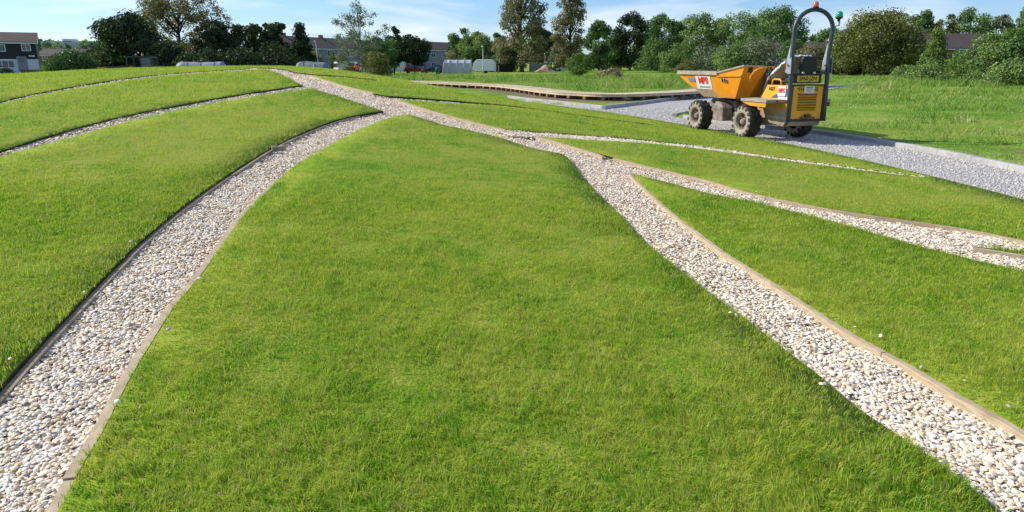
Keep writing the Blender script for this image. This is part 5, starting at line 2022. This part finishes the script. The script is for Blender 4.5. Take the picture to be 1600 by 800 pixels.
# flank stickers of the skip
P0 = Vector(Sv['lip'])
fl_u = Vector((-1, 0, 0))
pk, pf, pl = Vector(Sv['kink']), Vector(Sv['fold']), Vector(Sv['fb'])
fl_n = (pl - pf).cross(pk - pf).normalized()
if fl_n.y < 0:
    fl_n = -fl_n
fl_u = (fl_u - fl_n * fl_u.dot(fl_n)).normalized()
fl_v = fl_n.cross(fl_u).normalized()
if fl_v.z < 0:
    fl_v = -fl_v


def on_flank(x_, z_, off=.004):
    t = (fl_n.dot(pk) - fl_n.x * x_ - fl_n.z * z_) / fl_n.y
    return Vector((x_, t, z_)) + fl_n * off


def sticker(c, w_, h_, ux, uy, mat, parent, name='sticker', th=.004):
    ux, uy = Vector(ux).normalized(), Vector(uy).normalized()
    n_ = ux.cross(uy)
    poly = [(-w_ / 2, -h_ / 2), (w_ / 2, -h_ / 2), (w_ / 2, h_ / 2), (-w_ / 2, h_ / 2)]
    return MB().extrude(poly, Vector(c) - n_ * th / 2, ux, uy, n_ * th).build(name, mat, parent)


c_ = on_flank(1.79, 1.16, .006)
st = sticker(c_, .66, .32, fl_u, fl_v, 'white_label', sk)
text('MPS', .215, c_ + fl_v * .045 + fl_n * .006, fl_u, fl_v, 'red_print', st, bold=.012, squash=1.12)
b = MB()
for i in range(9):
    cc = c_ - fl_v * .105 + fl_u * (-.20 + i * .055) + fl_n * .004
    b.extrude([(-.021, -.018), (.021, -.018), (.021, .018), (-.021, .018)], cc, fl_u, fl_v, fl_n * .003)
b.build('small_print', 'grey_print', st)
c_ = on_flank(2.32, 1.22, .005)
st = sticker(c_, .30, .10, fl_u, fl_v, 'tarp_pale', sk)
c_ = on_flank(2.28, 1.11, .005)
# small label on the rear half of the flank
qa, qb, qc = Vector(Sv['kink']), Vector(Sv['fold']), Vector(Sv['rb'])
n2_ = (qb - qa).cross(qc - qa).normalized()
if n2_.y < 0:
    n2_ = -n2_
t = (n2_.dot(qa) - n2_.x * .95 - n2_.z * 1.23) / n2_.y
c_ = Vector((.93, t, 1.23)) + n2_ * .008
u2 = Vector((-1, 0, 0))
u2 = (u2 - n2_ * u2.dot(n2_)).normalized()
v2 = n2_.cross(u2)
st = sticker(c_, .17, .10, u2, v2, 'mud_pale', sk)
MB().extrude([(-.07, -.035), (-.015, -.035), (-.015, .035), (-.07, .035)], c_ + n2_ * .003, u2, v2, n2_ * .003).extrude([(.015, -.035), (.07, -.035), (.07, .035), (.015, .035)], c_ + n2_ * .003, u2, v2, n2_ * .003).build('marking', 'black_print', st)
cq = Vector((.27, .502, 1.46))
MB().extrude([(-.05, -.06), (.05, -.06), (.05, .06), (-.05, .06)], cq, (-.55, -.83, .03), (-.2, .1, 1), Vector((-.01, .006, 0))).build('marking', 'panel_dark', sk)

# chassis
b = MB()
b.extrude([(-.95, .42), (-.30, .36), (.5, .42), (.85, .40), (1.05, .48), (1.05, .60), (.75, .74), (.2, .72), (-.95, .62)], (0, -.24, 0), (1, 0, 0), (0, 0, 1), (0, .48, 0))
b.build('chassis', 'frame_orange', dump)
b = MB()
b.extrude([(1.0, .40), (2.25, .40), (2.3, .55), (2.0, .78), (1.0, .74)], (0, -.30, 0), (1, 0, 0), (0, 0, 1), (0, .6, 0))
b.build('skip_cradle', 'mud', dump)
for x_ in (0, 1.93):
    MB().tube([(x_, -.66, .37), (x_, -.3, .37), (x_, .3, .37), (x_, .66, .37)], [.07, .085, .085, .07], 10).build('axle', 'mud', dump)
b = MB()
b.hexa([(1.02, .36, .30), (1.44, .36, .30), (1.44, .62, .30), (1.02, .62, .30), (1.04, .36, .60), (1.44, .36, .64), (1.44, .62, .64), (1.04, .62, .60)])
b.hexa([(1.06, .30, .602), (1.46, .30, .642), (1.46, .60, .642), (1.06, .60, .602), (1.2, .30, .70), (1.46, .30, .74), (1.46, .56, .74), (1.2, .56, .70)])
b.build('hydraulic_tank', 'mud', dump, bevel=.012)
MB().tube([(.9, .25, .55), (1.1, .3, .5), (1.3, .34, .42)], .03, 8).tube([(.5, .2, .8), (.9, .2, .74), (1.2, .15, .72)], .02, 6).build('hose', 'black', dump, True)
MB().tube([(.75, .12, .62), (1.25, .1, .78)], .045, 10).build('hydraulic_ram', 'grey_metal', dump)

# rear bodywork
b = MB()
b.extrude([(-1.02, .46), (-.25, .46), (-.02, .86), (-.22, 1.16), (-1.02, 1.16)], (0, -.385, 0), (1, 0, 0), (0, 0, 1), (0, .77, 0))
eng = b.build('engine_cover', 'yellow_orange', dump, bevel=.012)
# decal on the flank
yF = .389
MB().add([(-.36, yF, .90), (-.98, yF, .90), (-.98, yF, 1.10), (-.84, yF, 1.09)], [(0, 1, 2, 3)]).build('decal', two('dark_decal', (.06, .07, .10), (.13, .14, .18), 6, .5), eng)
MB().extrude([(-.62, .93), (-.62, .865), (-.95, .865), (-.95, .93)], (0, yF + .002, 0), (1, 0, 0), (0, 0, 1), (0, .002, 0)).build('decal_strip', 'white_label', eng)
st = sticker((-.73, yF + .006, 1.045), .25, .20, (-1, 0, 0), (0, 0, 1), 'white_label', eng)
text('MPS', .125, (-.73, yF + .011, 1.05), (-1, 0, 0), (0, 0, 1), 'red_print', st, bold=.006, squash=.92)
text('1627', .105, (-.385, yF + .003, 1.08), (-1, 0, 0), (0, 0, 1), 'black_print', eng, bold=.001)
MB().tube([(-.30, .33, 1.15), (-.31, .33, 1.25), (-.36, .33, 1.275), (-.55, .33, 1.275), (-.60, .33, 1.25), (-.61, .33, 1.15)], .018, 8).build('grab_handle', 'yellow_orange', eng, True)
# running board above the rear wheel
for s in (-1, 1):
    bo = MB()
    bo.hexa([(-.92, s * .39, .81), (.16, s * .39, .81), (.10, s * .80, .81), (-.80, s * .80, .81), (-.92, s * .39, .88), (.16, s * .39, .88), (.10, s * .80, .87), (-.80, s * .80, .87)] if s > 0 else
            [(-.80, -.80, .81), (.10, -.80, .81), (.16, -.39, .81), (-.92, -.39, .81), (-.80, -.80, .87), (.10, -.80, .87), (.16, -.39, .88), (-.92, -.39, .88)])
    f_ = bo.build('mudguard', 'mud_pale', dump, bevel=.01)
    MB().extrude([(-.80, .80), (-.78, .72), (-.25, .73), (.06, .80)], (0, s * .785, 0), (1, 0, 0), (0, 0, 1), (0, s * .012, 0)).build('mudguard_skirt', 'frame_orange', f_)
    MB().box((-.855, s * .55, .845), (.03, .1, .05)).build('tail_light', 'lens_red', dump)
    MB().extrude([(-.30, .40), (-.92, .34), (-1.0, .46), (-1.0, .80), (-.30, .80)], (0, s * .40, 0), (1, 0, 0), (0, 0, 1), (0, s * .03, 0)).build('side_plate', 'frame_orange', dump)

# rear panel with louvres, in a dark frame
xr = -1.03
pn = MB().box((xr, 0, .82), (.03, .74, .66)).build('rear_panel', 'yellow_orange', dump)
b = MB()
for (c0, c1) in (((xr - .012, .385, .47), (xr - .012, .385, 1.17)), ((xr - .012, -.385, .47), (xr - .012, -.385, 1.17))):
    b.bar(c0, c1, .035, .04, up=(1, 0, 0))
b.bar((xr - .012, -.402, 1.172), (xr - .012, .402, 1.172), .04, .03).bar((xr - .012, -.402, .462), (xr - .012, .402, .462), .05, .05)
b.build('panel_frame', 'panel_dark', pn)
for i in range(7):
    z_ = .985 - i * .052
    wv = .225 if i else .235
    MB().add([(xr - .017, wv, z_ - .012), (xr - .017, -wv, z_ - .012), (xr - .017, -wv, z_ + .014), (xr - .017, wv, z_ + .014)], [(0, 1, 2, 3)]).build('louvre_slot', 'black_print', pn)
    MB().hexa([(xr - .055, -wv, z_ + .008), (xr - .016, -wv, z_ + .008), (xr - .016, wv, z_ + .008), (xr - .055, wv, z_ + .008),
               (xr - .050, -wv, z_ + .014), (xr - .016, -wv, z_ + .034), (xr - .016, wv, z_ + .034), (xr - .050, wv, z_ + .014)]).build('louvre_slat', 'yellow_orange', pn)
text('THWAITES', .10, (xr - .018, .0, 1.085), (0, -1, 0), (0, 0, 1), 'black_print', pn, bold=.002, squash=.98)
st = sticker((xr - .024, -.02, 1.085), .25, .155, (0, -1, 0), (0, 0, 1), 'white_label', pn)
b = MB()
for i, (wl, mat_) in enumerate(((.17, 0), (.13, 1), (.18, 1), (.10, 1))):
    b.box((xr - .028, -.02, 1.125 - i * .026), (.003, wl, .012 if i else .018), mat_)
b.build('small_print', ['red_print', 'grey_print'], st)
MB().lathe([(.014, -.004), (.014, .004)], (xr - .018, .245, 1.10), 'x', 8).build('badge', 'black_print', pn)
MB().box((xr - .05, -.02, .515), (.09, .30, .03)).box((xr - .05, -.02, .555), (.08, .12, .05)).tube([(xr - .085, -.02, .48), (xr - .085, -.02, .60)], .018, 8).build('tow_hitch', 'rust', dump)
MB().extrude([(-1.05, .44), (-.94, .34), (-.5, .34), (-.5, .44)], (0, -.36, 0), (1, 0, 0), (0, 0, 1), (0, .72, 0)).build('rear_valance', 'frame_orange', dump)

# number plate board
MB().box((-.99, .02, 1.305), (.05, .68, .20)).build('plate_board', 'black', dump, bevel=.01)
pl_ = MB().box((-1.022, .02, 1.295), (.012, .52, .125)).build('number_plate', 'plate_yellow', dump)
text('SF60 JZN', .112, (-1.030, .02, 1.296), (0, -1, 0), (0, 0, 1), 'black_print', pl_, bold=.0015, squash=.96)
for yy in (.14, -.13):
    MB().box((-1.0, yy, 1.415), (.04, .05, .03)).build('plate_lamp', 'white_label', dump)

# seat and controls
b = MB()
b.hexa([(-.95, -.24, 1.22), (-.42, -.24, 1.19), (-.42, .24, 1.19), (-.95, .24, 1.22), (-.93, -.22, 1.33), (-.44, -.22, 1.31), (-.44, .22, 1.31), (-.93, .22, 1.33)])
sb_ = b.build('seat', 'black', dump, bevel=.03)
b = MB()
b.hexa([(-.98, -.23, 1.30), (-.86, -.23, 1.30), (-.86, .23, 1.30), (-.98, .23, 1.30), (-1.03, -.18, 1.74), (-.93, -.18, 1.74), (-.93, .18, 1.74), (-1.03, .18, 1.74)])
bo_ = b.build('seat_back', 'black', dump, bevel=.05)
MB().extrude([(.12, .72), (.30, .72), (.12, 1.42), (-.02, 1.50), (-.08, 1.42)], (0, -.23, 0), (1, 0, 0), (0, 0, 1), (0, .46, 0)).build('dashboard', 'panel_dark', dump, bevel=.01)
MB().box((.06, -.05, 1.497), (.13, .34, .03)).build('dash_top', 'yellow_orange', dump)
MB().box((.0, 0, .77), (.55, .75, .03)).build('footplate', 'panel_dark', dump)
cst = Vector((.02, 0.02, 1.66))
ax = Vector((-.34, 0, .94)).normalized()
e1 = ax.orthogonal().normalized()
e2 = ax.cross(e1)
sw = MB()
sw.tube([cst + (e1 * math.cos(2 * PI * k / 24) + e2 * math.sin(2 * PI * k / 24)) * .175 for k in range(25)], .016, 7, cap=False)
for k in range(3):
    a = 2 * PI * k / 3 + .5
    sw.tube([cst - ax * .02, cst + (e1 * math.cos(a) + e2 * math.sin(a)) * .175], .012, 6)
sw.tube([cst + ax * .02, cst - ax * .25], [.03, .022], 8)
sw.build('steering_wheel', 'rops', dump, True)
for (a0, a1) in (((-.15, .26, 1.15), (-.02, .31, 1.42)), ((-.22, .24, 1.15), (-.17, .33, 1.36))):
    b = MB().tube([a0, a1], .010, 6)
    b.lathe([(.008, -.02), (.022, 0), (.02, .025), (.006, .035)], a1, n=8)
    b.build('lever', 'black', dump, True)

# roll bar
ry, rx = .44, -1.0
pts = [(rx - .075, ry - .005, .44), (rx - .05, ry, 1.0), (rx, ry, 1.75), (rx + .01, ry, 2.28)]
R2_ = .385
for k in range(1, 13):
    a = PI * k / 12
    pts.append((rx + .012, ry - .07 - R2_ + R2_ * math.cos(a) + .07 * (1 - k / 6), 2.28 + .36 * math.sin(a)))
pts += [(rx, -ry, 1.75), (rx - .05, -ry, 1.0), (rx - .075, -ry + .005, .44)]
MB().tube(pts, .043, 12).build('roll_bar', 'rops', dump, True)
for s in (-1, 1):
    hb = MB().extrude([(rx + .03, 1.42), (rx + .16, 1.42), (rx + .16, 1.62), (rx + .07, 1.98), (rx + .03, 1.98)], (0, s * (ry + .002) - .006, 0), (1, 0, 0), (0, 0, 1), (0, .012, 0))
    hb.extrude([(rx - .085, 1.40), (rx + .03, 1.40), (rx + .03, 1.66), (rx - .06, 1.72)], (0, s * (ry + .05), 0), (1, 0, 0), (0, 0, 1), (0, s * .012, 0))
    hp = hb.build('hinge_plate', 'grey_metal', dump)
    MB().tube([(rx + .0, s * (ry - .07), 1.56), (rx, s * (ry + .09), 1.56)], .02, 8).tube([(rx + .08, s * (ry + .075), 1.46), (rx + .08, s * (ry + .075), 1.70)], .012, 6).build('hinge_pin', 'rust', hp)
MB().tube([(rx - .03, -.42, 2.0), (rx - .04, -.37, 1.8), (rx - .03, -.385, 1.5), (rx - .05, -.41, 1.25)], .008, 6).build('cable', 'black', dump, True)
bc = MB().lathe([(.05, 2.655), (.06, 2.67), (.06, 2.69)], (rx + .01, 0, 0), n=16).build('beacon', 'black', dump, True)
MB().lathe([(.056, 2.69), (.058, 2.71), (.050, 2.765), (.028, 2.79), (.006, 2.796)], (rx + .01, 0, 0), n=18).build('lens', 'beacon_orange', bc, True)
br = MB().bar((rx, -ry, 2.32), (rx, -ry - .17, 2.34), .03, .02).bar((rx, -ry - .16, 2.33), (rx, -ry - .16, 2.43), .03, .03)
bc = br.build('beacon_bracket', 'grey_metal', dump)
MB().lathe([(.028, 2.42), (.03, 2.46), (.068, 2.48), (.074, 2.50)], (rx, -ry - .14, 0), n=16).build('beacon_base', 'black', bc, True)
MB().lathe([(.072, 2.50), (.074, 2.525), (.062, 2.585), (.036, 2.615), (.008, 2.622)], (rx, -ry - .14, 0), n=18).build('lens', 'beacon_green', bc, True)
MB().lathe([(.02, -.03), (.045, 0), (.045, .05), (.02, .06)], (-1.05, -.45, .72), 'x', 10).build('reflector', 'lens_red', dump)

# crumpled clear sheet thrown over the seat
n_, m_ = 16, 14
vs, fs = [], []
prof = [(-.88, 1.72), (-.80, 1.74), (-.70, 1.69), (-.58, 1.61), (-.44, 1.53), (-.32, 1.45), (-.22, 1.36), (-.12, 1.22)]
prof = smooth(prof, .05)
for i in range(n_ + 1):
    t = i / n_ * (len(prof) - 1)
    k = min(int(t), len(prof) - 2)
    q = prof[k] + (prof[k + 1] - prof[k]) * (t - k)
    for j in range(m_ + 1):
        y_ = -.22 + .62 * j / m_
        drop = max(0, abs(y_ - .09) - .24) * 1.6
        vs.append((q[0] + random.uniform(-.015, .015), y_ + random.uniform(-.012, .012), q[1] - drop + random.uniform(-.018, .022) + .02))
for i in range(n_):
    for j in range(m_):
        a = i * (m_ + 1) + j
        fs.append((a, a + 1, a + m_ + 2, a + m_ + 1))
ps = MB().add(vs, fs).build('plastic_sheet', 'film', smooth_=True)
ps.location = (DX, DY, .012)
ps.rotation_euler = (0, 0, DRZ)
tag(ps, 'crumpled clear plastic sheet thrown over the seat of the dumper', 'plastic sheet')
